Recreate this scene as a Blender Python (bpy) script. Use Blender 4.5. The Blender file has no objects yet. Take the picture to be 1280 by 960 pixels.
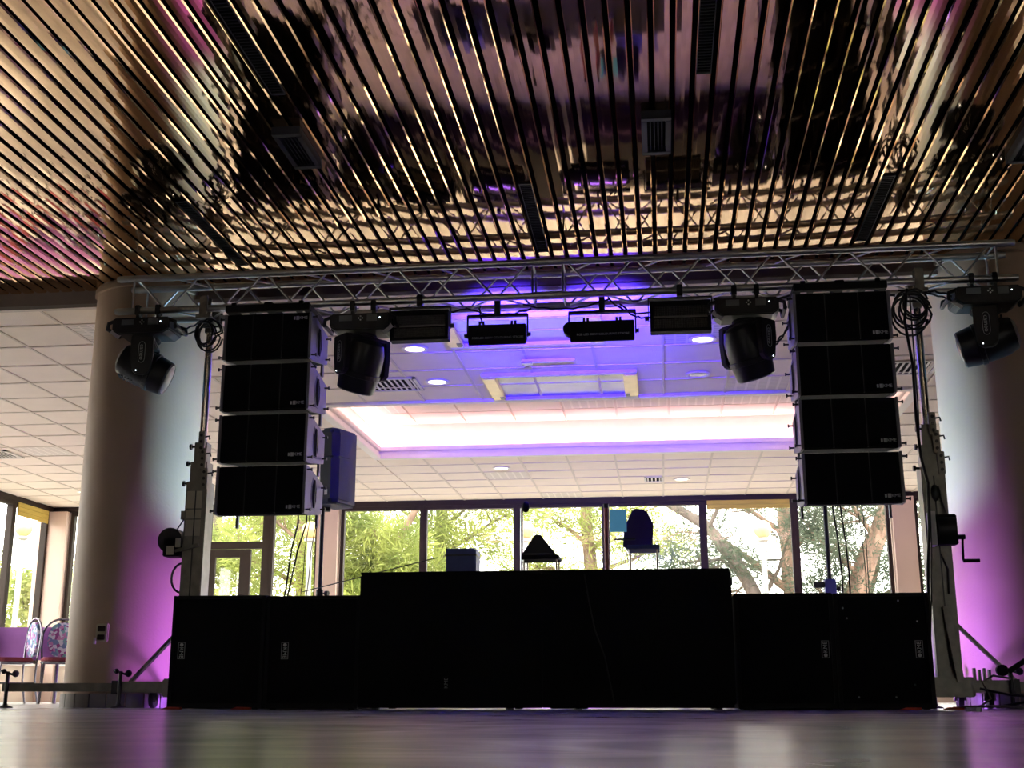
import bpy, bmesh, math, random
from mathutils import Vector, Matrix, Euler
import numpy as np
random.seed(7)
R = math.radians
scn = bpy.context.scene
col = scn.collection

# ---------------------------------------------------------------- camera, world, exposure
cam_d = bpy.data.cameras.new('camera'); cam = bpy.data.objects.new('camera', cam_d); col.objects.link(cam)
cam_d.sensor_width = 36.0; cam_d.lens = 1530.0/1280.0*36.0; cam_d.clip_start = 0.02; cam_d.clip_end = 400
cam.location = (0, 0, 0.068); cam.rotation_euler = (R(90+14.37), 0, R(6.86))
scn.camera = cam
w = bpy.data.worlds.new('sky'); scn.world = w; w.use_nodes = True
bg = w.node_tree.nodes['Background']; bg.inputs['Color'].default_value = (1.0, 0.95, 0.89, 1); bg.inputs['Strength'].default_value = 9.0
scn.view_settings.view_transform = 'Standard'; scn.view_settings.look = 'None'; scn.view_settings.gamma = 1
scn.view_settings.use_curve_mapping = False; scn.view_settings.exposure = 0.22
scn.cycles.max_bounces = 9; scn.cycles.diffuse_bounces = 5; scn.cycles.glossy_bounces = 5; scn.cycles.transparent_max_bounces = 16
scn.cycles.sample_clamp_indirect = 6.0; scn.cycles.caustics_reflective = False; scn.cycles.caustics_refractive = False

# ---------------------------------------------------------------- materials
def nodes(name):
    m = bpy.data.materials.new(name); m.use_nodes = True
    nt = m.node_tree; return m, nt, nt.nodes['Principled BSDF']
def mat(name, c, rough=0.5, metal=0.0, var=0.12, scale=6.0, bump=0.0, bscale=40.0, spec=0.5, stretch=(1, 1, 1), rvar=0.0):
    m, nt, p = nodes(name); N, L = nt.nodes, nt.links
    tc = N.new('ShaderNodeTexCoord'); mp = N.new('ShaderNodeMapping'); mp.inputs['Scale'].default_value = stretch
    L.new(tc.outputs['Object'], mp.inputs['Vector'])
    nz = N.new('ShaderNodeTexNoise'); nz.inputs['Scale'].default_value = scale; nz.inputs['Detail'].default_value = 4
    L.new(mp.outputs[0], nz.inputs['Vector'])
    rp = N.new('ShaderNodeValToRGB'); rp.color_ramp.elements[0].position = .3; rp.color_ramp.elements[1].position = .7
    rp.color_ramp.elements[0].color = tuple(max(0, x*(1-var)) for x in c)+(1,)
    rp.color_ramp.elements[1].color = tuple(min(1, x*(1+var)) for x in c)+(1,)
    L.new(nz.outputs['Fac'], rp.inputs['Fac']); L.new(rp.outputs['Color'], p.inputs['Base Color'])
    p.inputs['Roughness'].default_value = rough; p.inputs['Metallic'].default_value = metal
    p.inputs['Specular IOR Level'].default_value = spec
    if rvar:
        mr = N.new('ShaderNodeMapRange'); mr.inputs['To Min'].default_value = max(0.01, rough-rvar); mr.inputs['To Max'].default_value = rough+rvar
        L.new(nz.outputs['Fac'], mr.inputs['Value']); L.new(mr.outputs[0], p.inputs['Roughness'])
    if bump:
        b2 = N.new('ShaderNodeTexNoise'); b2.inputs['Scale'].default_value = bscale; b2.inputs['Detail'].default_value = 2
        L.new(mp.outputs[0], b2.inputs['Vector'])
        bp = N.new('ShaderNodeBump'); bp.inputs['Strength'].default_value = bump; bp.inputs['Distance'].default_value = .01
        L.new(b2.outputs['Fac'], bp.inputs['Height']); L.new(bp.outputs[0], p.inputs['Normal'])
    return m
def emit(name, c, s):
    m, nt, p = nodes(name)
    p.inputs['Base Color'].default_value = c+(1,); p.inputs['Emission Color'].default_value = c+(1,); p.inputs['Emission Strength'].default_value = s
    return m
M = {}
M['black'] = mat('black_paint', (.010, .010, .012), .7, spec=.25, bump=.15, bscale=180)
M['grille'] = mat('black_grille', (.006, .006, .008), .8, spec=.15, bump=.3, bscale=300)
M['carpet'] = mat('black_cabinet', (.008, .008, .010), .85, spec=.15, bump=.3, bscale=220)
M['plastic'] = mat('black_plastic', (.012, .012, .014), .45, spec=.4)
M['gloss'] = mat('glossy_black', (.010, .011, .015), .38, spec=.35)
M['rubber'] = mat('rubber', (.012, .012, .012), .6)
M['side'] = mat('charcoal_side_plate', (.30, .28, .31), .5, spec=.4, var=.1)
M['alu'] = mat('aluminium_truss', (.50, .50, .51), .36, metal=1, var=.1, rvar=.08, scale=12)
M['steel'] = mat('galvanised_steel', (.23, .22, .19), .45, metal=.85, var=.22, scale=14, rvar=.1)
M['chrome'] = mat('bright_steel', (.75, .76, .78), .16, metal=1, var=.05)
M['pin'] = mat('dark_steel', (.05, .05, .05), .4, metal=.8)
M['letter'] = mat('grey_print', (.95, .95, .95), .7)
M['letter_dim'] = mat('dim_print', (.75, .74, .73), .6)
M['badge'] = mat('badge_rim', (.40, .40, .40), .5)
M['column'] = mat('beige_plaster', (.58, .40, .28), .6, var=.06, scale=2.5, bump=.08, bscale=60)
M['wall'] = mat('cream_wall', (.62, .50, .40), .7, var=.05, scale=2)
M['pier'] = mat('pink_beige_pier', (.68, .50, .42), .7, var=.04, scale=2)
M['beam'] = mat('brown_beam', (.42, .31, .25), .6, var=.08)
M['beamlip'] = mat('pale_trim', (.62, .53, .46), .6, var=.05)
M['frame'] = mat('brown_window_frame', (.030, .018, .014), .55, var=.15, spec=.25)
M['base_tile'] = mat('base_tile', (.20, .17, .15), .35, var=.15)
M['tbar'] = mat('ceiling_grid', (.66, .57, .50), .6, var=.04)
M['tile'] = mat('mineral_fibre_tile', (.84, .73, .64), .85, var=.03, scale=3, bump=.25, bscale=90)
M['white'] = mat('white_paint', (.85, .80, .76), .6, var=.03)
M['vent'] = mat('grey_vent', (.62, .58, .55), .5)
M['darkhole'] = mat('dark_cavity', (.008, .008, .008), .9, spec=.1)
M['navy'] = mat('navy_metal', (.014, .016, .030), .4)
M['brass'] = mat('gold_trim', (.62, .48, .22), .35, metal=.6)
M['panel'] = mat('satin_panel', (.30, .28, .34), .25, metal=.2, var=.06)
M['yellow_blind'] = mat('yellow_blind', (.62, .46, .10), .8, var=.12, scale=3, stretch=(1, 1, 12))
M['cable'] = mat('black_cable', (.010, .010, .011), .45)
M['cable_grey'] = mat('grey_cable', (.20, .18, .16), .5)
M['pa'] = mat('speaker_blue_black', (.03, .04, .085), .40, var=.1)
M['pagrille'] = mat('speaker_grille', (.05, .055, .08), .6, bump=.3, bscale=260)
M['case'] = mat('blue_case', (.10, .13, .42), .5, var=.15)
M['purple_cloth'] = mat('purple_cloth', (.33, .12, .42), .8, var=.1, scale=4, bump=.1, bscale=12)
M['maroon'] = mat('maroon_upholstery', (.22, .03, .05), .8, var=.2)
M['chairtube'] = mat('purple_grey_tube', (.22, .20, .24), .25, metal=.9)
M['sticker'] = mat('cream_sticker', (.55, .50, .38), .6)
M['stickerw'] = mat('white_label', (.75, .70, .70), .6)
M['socket'] = mat('cream_socket', (.60, .54, .38), .45)
M['red'] = mat('red_wedge', (.55, .05, .02), .6)
M['redpole'] = mat('red_pole', (.50, .10, .10), .4)
M['darkpurple'] = mat('dark_purple_cover', (.05, .02, .16), .6, bump=.3, bscale=9)
M['bark'] = mat('pine_bark', (.20, .125, .09), .9, var=.45, scale=9, bump=.9, bscale=16, stretch=(1, 1, .35))
M['barkgrey'] = mat('grey_bark', (.12, .095, .08), .9, var=.4, scale=9, bump=.9, bscale=16, stretch=(1, 1, .35))
M['ground'] = mat('pale_paving', (.42, .38, .32), .9, var=.15, scale=.6)
M['globe'] = mat('globe_glass', (.60, .44, .18), .3, var=.05)
M['lamppost'] = mat('white_post', (.34, .34, .32), .5)
M['paper'] = mat('crumpled_paper', (.8, .8, .8), .8)
M['led_face'] = mat('led_lattice', (.12, .11, .105), .35, var=.5, scale=60)
M['ledbar'] = mat('led_centre_tube', (.45, .40, .35), .3)
M['screen'] = mat('grey_display', (.20, .21, .22), .25)
M['cove'] = emit('cove_glow', (1.0, .66, .68), 18)
M['lampdisc'] = emit('downlight_lens', (1.0, .88, .62), 2.2)
M['lampdisc2'] = emit('downlight_lens_cool', (.95, .97, 1.0), 3.0)
M['pilot'] = emit('pilot_led', (.8, .9, 1.0), 5)
M['blue_led'] = emit('blue_led_face', (.22, .10, 1.0), 6)
M['purple_led'] = emit('purple_led_face', (.65, .12, 1.0), 12)
M['white_led'] = emit('cool_white_led_face', (.62, .85, 1.0), 12)
M['laptop_screen'] = emit('laptop_screen_light', (.10, .34, .55), .35)

def slat_material():
    m, nt, p = nodes('mirror_bronze_slat'); N, L = nt.nodes, nt.links
    p.inputs['Metallic'].default_value = 1; p.inputs['Base Color'].default_value = (.86, .57, .32, 1); p.inputs['Roughness'].default_value = .07
    g = N.new('ShaderNodeNewGeometry'); mp = N.new('ShaderNodeMapping'); mp.inputs['Scale'].default_value = (9, 1.4, 1)
    L.new(g.outputs['Position'], mp.inputs['Vector'])
    n1 = N.new('ShaderNodeTexNoise'); n1.inputs['Scale'].default_value = 1.1; n1.inputs['Detail'].default_value = 2
    L.new(mp.outputs[0], n1.inputs['Vector'])
    bp = N.new('ShaderNodeBump'); bp.inputs['Strength'].default_value = .032; bp.inputs['Distance'].default_value = .02
    L.new(n1.outputs['Fac'], bp.inputs['Height']); L.new(bp.outputs[0], p.inputs['Normal'])
    n2 = N.new('ShaderNodeTexNoise'); n2.inputs['Scale'].default_value = 5; n2.inputs['Detail'].default_value = 5
    L.new(g.outputs['Position'], n2.inputs['Vector'])
    mr = N.new('ShaderNodeMapRange'); mr.inputs['To Min'].default_value = .015; mr.inputs['To Max'].default_value = .075
    L.new(n2.outputs['Fac'], mr.inputs['Value']); L.new(mr.outputs[0], p.inputs['Roughness'])
    return m
M['slat'] = slat_material()

def floor_material():
    m, nt, p = nodes('polished_grey_stone'); N, L = nt.nodes, nt.links
    g = N.new('ShaderNodeNewGeometry'); mp = N.new('ShaderNodeMapping'); mp.inputs['Scale'].default_value = (1, 1, 1); mp.inputs['Rotation'].default_value = (0, 0, R(20))
    L.new(g.outputs['Position'], mp.inputs['Vector'])
    n1 = N.new('ShaderNodeTexNoise'); n1.inputs['Scale'].default_value = 2.2; n1.inputs['Detail'].default_value = 8; n1.inputs['Distortion'].default_value = 1.2
    L.new(mp.outputs[0], n1.inputs['Vector'])
    rp = N.new('ShaderNodeValToRGB'); rp.color_ramp.elements[0].position = .32; rp.color_ramp.elements[1].position = .72
    rp.color_ramp.elements[0].color = (.40, .43, .46, 1); rp.color_ramp.elements[1].color = (.66, .69, .73, 1)
    L.new(n1.outputs['Fac'], rp.inputs['Fac'])
    # pale hairline scratches and joints
    wv = N.new('ShaderNodeTexWave'); wv.wave_type = 'BANDS'; wv.bands_direction = 'Y'; wv.inputs['Scale'].default_value = .42; wv.inputs['Distortion'].default_value = .25
    wv.wave_profile = 'SAW'; L.new(mp.outputs[0], wv.inputs['Vector'])
    r2 = N.new('ShaderNodeValToRGB'); r2.color_ramp.elements[0].position = .985; r2.color_ramp.elements[1].position = .997
    L.new(wv.outputs['Fac'], r2.inputs['Fac'])
    mx = N.new('ShaderNodeMixRGB'); mx.inputs['Color2'].default_value = (.75, .72, .70, 1)
    L.new(r2.outputs['Color'], mx.inputs['Fac']); L.new(rp.outputs['Color'], mx.inputs['Color1']); L.new(mx.outputs[0], p.inputs['Base Color'])
    mr = N.new('ShaderNodeMapRange'); mr.inputs['To Min'].default_value = .13; mr.inputs['To Max'].default_value = .33
    L.new(n1.outputs['Fac'], mr.inputs['Value']); L.new(mr.outputs[0], p.inputs['Roughness'])
    n3 = N.new('ShaderNodeTexNoise'); n3.inputs['Scale'].default_value = 28; n3.inputs['Detail'].default_value = 3
    L.new(g.outputs['Position'], n3.inputs['Vector'])
    bp = N.new('ShaderNodeBump'); bp.inputs['Strength'].default_value = .06; bp.inputs['Distance'].default_value = .004
    L.new(n3.outputs['Fac'], bp.inputs['Height']); L.new(bp.outputs[0], p.inputs['Normal'])
    return m
M['floor'] = floor_material()

def perforated():
    m, nt, p = nodes('perforated_tile'); N, L = nt.nodes, nt.links
    tc = N.new('ShaderNodeTexCoord')
    br = N.new('ShaderNodeTexBrick'); br.offset = 0; br.inputs['Scale'].default_value = 1; br.inputs['Brick Width'].default_value = .10; br.inputs['Row Height'].default_value = .04
    br.inputs['Mortar Size'].default_value = .012; br.inputs['Color1'].default_value = (.52, .46, .42, 1); br.inputs['Color2'].default_value = (.56, .50, .45, 1); br.inputs['Mortar'].default_value = (.82, .75, .68, 1)
    L.new(tc.outputs['Object'], br.inputs['Vector']); L.new(br.outputs['Color'], p.inputs['Base Color']); p.inputs['Roughness'].default_value = .85
    return m
M['perf'] = perforated()

def floral():
    m, nt, p = nodes('floral_upholstery'); N, L = nt.nodes, nt.links
    tc = N.new('ShaderNodeTexCoord'); v = N.new('ShaderNodeTexVoronoi'); v.inputs['Scale'].default_value = 30
    L.new(tc.outputs['Object'], v.inputs['Vector'])
    rp = N.new('ShaderNodeValToRGB'); e = rp.color_ramp.elements
    e[0].position = 0; e[0].color = (.30, .06, .30, 1); e[1].position = 1; e[1].color = (.78, .80, .88, 1)
    for pos, c in ((.25, (.16, .24, .50, 1)), (.45, (.70, .72, .85, 1)), (.65, (.55, .25, .55, 1)), (.8, (.20, .42, .50, 1))):
        k = e.new(pos); k.color = c
    rp.color_ramp.interpolation = 'CONSTANT'
    L.new(v.outputs['Color'], rp.inputs['Fac']); L.new(rp.outputs['Color'], p.inputs['Base Color']); p.inputs['Roughness'].default_value = .55
    return m
M['floral'] = floral()

def glass_mat():
    m = bpy.data.materials.new('window_glass'); m.use_nodes = True; nt = m.node_tree; N, L = nt.nodes, nt.links
    N.remove(N['Principled BSDF']); out = N['Material Output']
    t = N.new('ShaderNodeBsdfTransparent'); t.inputs['Color'].default_value = (.96, .98, .97, 1)
    g = N.new('ShaderNodeBsdfGlossy'); g.inputs['Roughness'].default_value = .02
    mx = N.new('ShaderNodeMixShader'); mx.inputs['Fac'].default_value = .05
    L.new(t.outputs[0], mx.inputs[1]); L.new(g.outputs[0], mx.inputs[2]); L.new(mx.outputs[0], out.inputs['Surface'])
    return m
M['glass'] = glass_mat()

def leaf_mat(name, c1, c2):
    m = bpy.data.materials.new(name); m.use_nodes = True; nt = m.node_tree; N, L = nt.nodes, nt.links
    N.remove(N['Principled BSDF']); out = N['Material Output']
    g = N.new('ShaderNodeNewGeometry'); nz = N.new('ShaderNodeTexNoise'); nz.inputs['Scale'].default_value = 1.6; nz.inputs['Detail'].default_value = 4
    L.new(g.outputs['Position'], nz.inputs['Vector'])
    rp = N.new('ShaderNodeValToRGB'); rp.color_ramp.elements[0].position = .35; rp.color_ramp.elements[1].position = .65
    rp.color_ramp.elements[0].color = c1+(1,); rp.color_ramp.elements[1].color = c2+(1,)
    L.new(nz.outputs['Fac'], rp.inputs['Fac'])
    d = N.new('ShaderNodeBsdfDiffuse'); t = N.new('ShaderNodeBsdfTranslucent'); mx = N.new('ShaderNodeMixShader'); mx.inputs['Fac'].default_value = .4
    L.new(rp.outputs[0], d.inputs['Color']); L.new(rp.outputs[0], t.inputs['Color'])
    L.new(d.outputs[0], mx.inputs[1]); L.new(t.outputs[0], mx.inputs[2]); L.new(mx.outputs[0], out.inputs['Surface'])
    return m
M['needle'] = leaf_mat('pine_needles', (.16, .21, .06), (.44, .48, .14))
M['needle_dark'] = leaf_mat('cedar_needles', (.05, .07, .05), (.13, .16, .11))
M['leaf'] = leaf_mat('shrub_leaves', (.20, .27, .08), (.50, .50, .20))

# ---------------------------------------------------------------- mesh builder
class MB:
    def __init__(s): s.v = []; s.f = []
    def add(s, vs, fs, T=None):
        o = len(s.v)
        s.v += [tuple(T @ Vector(p)) if T is not None else tuple(p) for p in vs]
        s.f += [tuple(i+o for i in f) for f in fs]; return s
    def box(s, x0, x1, y0, y1, z0, z1, T=None):
        vs = [(x0,y0,z0),(x1,y0,z0),(x1,y1,z0),(x0,y1,z0),(x0,y0,z1),(x1,y0,z1),(x1,y1,z1),(x0,y1,z1)]
        return s.add(vs, [(0,3,2,1),(4,5,6,7),(0,1,5,4),(1,2,6,5),(2,3,7,6),(3,0,4,7)], T)
    def cbox(s, c, d, T=None):
        return s.box(c[0]-d[0]/2, c[0]+d[0]/2, c[1]-d[1]/2, c[1]+d[1]/2, c[2]-d[2]/2, c[2]+d[2]/2, T)
    def cyl(s, p0, p1, r, n=12, r1=None, T=None):
        r1 = r if r1 is None else r1
        a, b = Vector(p0), Vector(p1); q = (b-a).to_track_quat('Z', 'Y'); vs = []
        for k in range(n):
            t = 2*math.pi*k/n; e = q @ Vector((math.cos(t), math.sin(t), 0)); vs.append(a+e*r); vs.append(b+e*r1)
        fs = [(2*k, 2*((k+1) % n), 2*((k+1) % n)+1, 2*k+1) for k in range(n)]
        fs += [tuple(2*k for k in reversed(range(n))), tuple(2*k+1 for k in range(n))]
        return s.add(vs, fs, T)
    def bar(s, p0, p1, wx, wy, T=None, upv=(0, 0, 1)):
        a, b = Vector(p0), Vector(p1); d = (b-a); L = d.length; d.normalize()
        u = Vector(upv)
        if abs(d.dot(u)) > .98: u = Vector((0, 1, 0))
        x = d.cross(u).normalized(); y = x.cross(d).normalized(); vs = []
        for e in (a, b):
            for sx, sy in ((-1,-1),(1,-1),(1,1),(-1,1)): vs.append(e+x*(sx*wx/2)+y*(sy*wy/2))
        return s.add(vs, [(3,2,1,0),(4,5,6,7),(0,1,5,4),(1,2,6,5),(2,3,7,6),(3,0,4,7)], T)
    def tube(s, pts, r, n=8, T=None, closed=False, radii=None):
        P = [Vector(p) for p in pts]; m = len(P); vs = []; pu = None
        for i, p in enumerate(P):
            if closed: d = P[(i+1) % m]-P[i-1]
            else: d = P[min(i+1, m-1)]-P[max(i-1, 0)]
            d.normalize()
            if pu is None:
                pu = Vector((0, 0, 1)) if abs(d.z) < .9 else Vector((0, 1, 0))
            x = d.cross(pu)
            if x.length < 1e-6: x = d.orthogonal()
            x.normalize(); y = x.cross(d).normalized(); pu = y
            rr = radii[i] if radii else r
            for k in range(n):
                t = 2*math.pi*k/n; vs.append(p+x*(rr*math.cos(t))+y*(rr*math.sin(t)))
        fs = []
        for i in range(m if closed else m-1):
            j = (i+1) % m
            for k in range(n): fs.append((i*n+k, i*n+(k+1) % n, j*n+(k+1) % n, j*n+k))
        if not closed: fs += [tuple(reversed(range(n))), tuple((m-1)*n+k for k in range(n))]
        return s.add(vs, fs, T)
    def prism(s, poly, ax, a, b, T=None):
        # poly: (p,q) outline; ax 'x': p=y,q=z   'y': p=x,q=z   'z': p=x,q=y
        n = len(poly)
        def P(p, q, t): return {'x': (t, p, q), 'y': (p, t, q), 'z': (p, q, t)}[ax]
        vs = [P(p, q, a) for p, q in poly]+[P(p, q, b) for p, q in poly]
        fs = [tuple(range(n)), tuple(reversed(range(n, 2*n)))]
        fs += [(i, n+i, n+(i+1) % n, (i+1) % n) for i in range(n)]
        return s.add(vs, fs, T)
    def lathe(s, prof, n=24, T=None):
        vs = []; m = len(prof)
        for r, z in prof:
            for k in range(n):
                t = 2*math.pi*k/n; vs.append((r*math.cos(t), r*math.sin(t), z))
        fs = []
        for i in range(m-1):
            for k in range(n): fs.append((i*n+k, i*n+(k+1) % n, (i+1)*n+(k+1) % n, (i+1)*n+k))
        fs += [tuple(reversed(range(n))), tuple((m-1)*n+k for k in range(n))]
        return s.add(vs, fs, T)
    def ball(s, c, r, n=14, m=8, T=None, sc=(1, 1, 1)):
        vs = []; 
        for i in range(1, m):
            a = math.pi*i/m
            for k in range(n):
                t = 2*math.pi*k/n; vs.append((c[0]+sc[0]*r*math.sin(a)*math.cos(t), c[1]+sc[1]*r*math.sin(a)*math.sin(t), c[2]+sc[2]*r*math.cos(a)))
        vs += [(c[0], c[1], c[2]+sc[2]*r), (c[0], c[1], c[2]-sc[2]*r)]; top, bot = len(vs)-2, len(vs)-1
        fs = [(top, k, (k+1) % n) for k in range(n)] + [(bot, (m-2)*n+(k+1) % n, (m-2)*n+k) for k in range(n)]
        for i in range(m-2):
            for k in range(n): fs.append((i*n+k, (i+1)*n+k, (i+1)*n+(k+1) % n, i*n+(k+1) % n))
        return s.add(vs, fs, T)
    def mesh(s, name, m, bevel=0.0, smooth=False, seg=2):
        me = bpy.data.meshes.new(name); me.from_pydata([tuple(p) for p in s.v], [], s.f)
        b = bmesh.new(); b.from_mesh(me); bmesh.ops.recalc_face_normals(b, faces=b.faces)
        if bevel:
            es = [e for e in b.edges if len(e.link_faces) == 2 and e.calc_face_angle(0) > .6]
            bmesh.ops.bevel(b, geom=es, offset=bevel, segments=seg, affect='EDGES', clamp_overlap=True)
        if smooth:
            for f in b.faces: f.smooth = True
            for e in b.edges:
                if len(e.link_faces) == 2 and e.calc_face_angle(0) > R(40): e.smooth = False
        b.to_mesh(me); b.free(); me.materials.append(M[m] if isinstance(m, str) else m); return me
    def build(s, name, m, parent=None, bevel=0.0, smooth=False, loc=None, seg=2):
        return link(name, s.mesh(name, m, bevel, smooth, seg), parent, loc)
def link(name, me, parent=None, loc=None):
    o = bpy.data.objects.new(name, me); col.objects.link(o)
    if parent: o.parent = parent
    if loc: o.location = loc
    return o
def tag(o, label, cat, group=None):
    o['label'] = label; o['category'] = cat
    if group: o['group'] = group
    return o
def thing(name, label, cat, loc=(0, 0, 0), rz=0, group=None):
    o = bpy.data.objects.new(name, None); col.objects.link(o); o.location = loc; o.rotation_euler = (0, 0, rz); o.empty_display_size = .1
    return tag(o, label, cat, group)
def struct(o, label=None, cat=None):
    o['kind'] = 'structure'
    if label: o['label'] = label
    if cat: o['category'] = cat
    return o
def copy_tree(o, parent=None, loc=None, rz=None, label=None):
    c = o.copy(); col.objects.link(c); c.parent = parent
    if loc: c.location = loc
    if rz is not None: c.rotation_euler = (0, 0, rz)
    if label: c['label'] = label
    for ch in list(o.children): copy_tree(ch, c)
    return c
def text(name, s, size, m, parent, T, depth=.0008):
    cu = bpy.data.curves.new('t', 'FONT'); cu.body = s; cu.size = size; cu.extrude = depth; cu.align_x = 'CENTER'; cu.align_y = 'CENTER'; cu.resolution_u = 3
    o = bpy.data.objects.new('t', cu); col.objects.link(o)
    me = bpy.data.meshes.new_from_object(o); bpy.data.objects.remove(o); bpy.data.curves.remove(cu)
    me.transform(T); me.materials.clear(); me.materials.append(M[m])
    return link(name, me, parent)
FRONT = Matrix.Rotation(R(90), 4, 'X')                      # lettering that faces the hall (-Y)
def sag(a, b, d, n=12):
    a, b = Vector(a), Vector(b)
    return [a.lerp(b, i/n)-Vector((0, 0, d*4*(i/n)*(1-i/n))) for i in range(n+1)]
def wob(pts, amp, seed):
    rr = random.Random(seed); return [Vector(p)+Vector((rr.uniform(-amp, amp), rr.uniform(-amp, amp), rr.uniform(-amp, amp))) for p in pts]

# ---------------------------------------------------------------- the setting
XL, XR, YB, YF = -9.5, 8.4, -5.0, 18.25          # left and right walls, wall behind, far glazed wall
ZS, ZT = 3.10, 2.975                              # slatted ceiling, tiled ceiling
YBEAM = 8.51
fl = MB().box(XL-.2, XR+.2, YB-.2, YF+.2, -.12, 0).build('floor', 'floor'); struct(fl, 'polished grey stone floor', 'floor')

# slatted mirror ceiling
ce = MB().box(XL, XR, YB, YBEAM+.02, 3.135, 3.20).build('ceiling', 'darkhole'); struct(ce, 'mirror bronze slatted ceiling with black gaps', 'ceiling')
hw = .0415
prof = [(-hw, .016), (-hw, .008), (-hw+.007, 0), (-.012, -.0006), (.012, -.0006), (hw-.007, 0), (hw, .008), (hw, .016)]
sm = MB().prism(prof, 'y', YB+.02, YBEAM-.01).mesh('slat', 'slat')
for k in range(-72, 28):
    x = .1858+.1037*k
    if x > XR-.1: break
    if x < XL+.06: continue
    o = link('slat', sm, ce, (x, 0, ZS))
# beam between the two ceilings
bm_ = MB().box(XL, XR, YBEAM, YBEAM+.30, 2.995, 3.2).build('trim_1', 'beam'); struct(bm_, 'brown beam between slatted and tiled ceilings', 'beam')
MB().box(XL, XR, YBEAM-.012, YBEAM+.04, 2.968, 2.997).build('lip', 'beamlip', bm_)

# tiled ceiling: grid, tiles
PX, PY, X0, Y0 = .6, .583, -1.72+.6*17-.0, 8.94
CX0, CX1, CY0, CY1 = -3.42, 2.48, 11.95, 14.72     # opening of the lit coffer
ct = MB()
TZ0, TZ1 = ZT+.012, ZT+.06
for a in ((XL, XR, YBEAM+.04, CY0-.26), (XL, XR, CY1+.26, YF), (XL, CX0-.26, CY0-.26, CY1+.26), (CX1+.26, XR, CY0-.26, CY1+.26)):
    ct.box(a[0], a[1], a[2], a[3], 3.04, 3.10)
ct = ct.build('ceiling', 'tbar'); struct(ct, 'white suspended ceiling of square tiles in a grid', 'ceiling')
xs = [X0-PX*i for i in range(40)]; xs = sorted(x for x in xs if XL < x < XR); xs = [XL]+xs+[XR]
ys = [Y0+PY*i for i in range(-1, 20)]; ys = [YBEAM+.04]+[y for y in ys if YBEAM+.1 < y < YF-.05]+[YF]
g = MB()
def outside(x0, x1, y0, y1):      # pieces of a rectangle outside the coffer mouth
    if x1 <= CX0-.1 or x0 >= CX1+.1 or y1 <= CY0-.1 or y0 >= CY1+.1: return [(x0, x1, y0, y1)]
    out = []
    if x0 < CX0-.1: out.append((x0, CX0-.1, y0, y1)); x0 = CX0-.1
    if x1 > CX1+.1: out.append((CX1+.1, x1, y0, y1)); x1 = CX1+.1
    if y0 < CY0-.1: out.append((x0, x1, y0, CY0-.1))
    if y1 > CY1+.1: out.append((x0, x1, CY1+.1, y1))
    return [r for r in out if r[1]-r[0] > .03 and r[3]-r[2] > .03]
tb = .012
for x in xs[1:-1]:
    for r in outside(x-tb, x+tb, ys[0], ys[-1]) if not (CX0-.1 < x < CX1+.1) else [(x-tb, x+tb, ys[0], CY0-.1), (x-tb, x+tb, CY1+.1, ys[-1])]: g.box(r[0], r[1], r[2], r[3], ZT-.002, ZT+.03)
for y in ys[1:-1]:
    for r in ([(xs[0], xs[-1], y-tb, y+tb)] if not (CY0-.1 < y < CY1+.1) else [(xs[0], CX0-.1, y-tb, y+tb), (CX1+.1, xs[-1], y-tb, y+tb)]): g.box(r[0], r[1], r[2], r[3], ZT-.002, ZT+.03)
g.build('grid', 'tbar', ct)
rects = []
for i in range(len(xs)-1):
    for j in range(len(ys)-1):
        for r in outside(xs[i], xs[i+1], ys[j], ys[j+1]):
            if r[1]-r[0] > .06 and r[3]-r[2] > .06: rects.append((r, i, j))
UNITS = [(-1.6, -.16, 10.86, 11.84), (-1.72, -.40, 9.06, 9.92)]     # two ceiling units sit in the grid
def in_unit(r):
    return any(r[0] < u[1]-.02 and r[1] > u[0]+.02 and r[2] < u[3]-.02 and r[3] > u[2]+.02 for u in UNITS)
rects = [q for q in rects if not in_unit(q[0])] + [((a, b, c, d), 0, 0) for a, b, c, d in ()]
inv = cam.matrix_world.inverted() if False else None
fwd = Vector((-math.sin(R(6.86)), math.cos(R(6.86)), 0))
rgt = Vector((math.cos(R(6.86)), math.sin(R(6.86)), 0))
def score(r):
    c = Vector(((r[0]+r[1])/2, (r[2]+r[3])/2, 0)); d = c.dot(fwd); s = abs(c.dot(rgt)/d)
    return -((r[1]-r[0])*(r[3]-r[2])/d**3) if s < .46 else 1
rects.sort(key=lambda q: score(q[0]))
cache = {}; rest = MB(); rr = random.Random(3)
for n, (r, i, j) in enumerate(rects):
    wx, wy = round(r[1]-r[0], 3), round(r[3]-r[2], 3)
    if n < 290:
        perf = (i*7+j*13) % 23 == 0
        if (wx, wy, perf) not in cache:
            cache[(wx, wy, perf)] = MB().box(-wx/2+tb-.002, wx/2-tb+.002, -wy/2+tb-.002, wy/2-tb+.002, 0, .028).mesh('tile', 'perf' if perf else 'tile')
        o = link('tile', cache[(wx, wy, perf)], ct, ((r[0]+r[1])/2, (r[2]+r[3])/2, ZT+.004+rr.uniform(0, .004)))
    else: rest.box(r[0]+tb, r[1]-tb, r[2]+tb, r[3]-tb, ZT+.006, ZT+.034)
o = rest.build('tile_field', 'tile', ct); o['kind'] = 'stuff'
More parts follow.
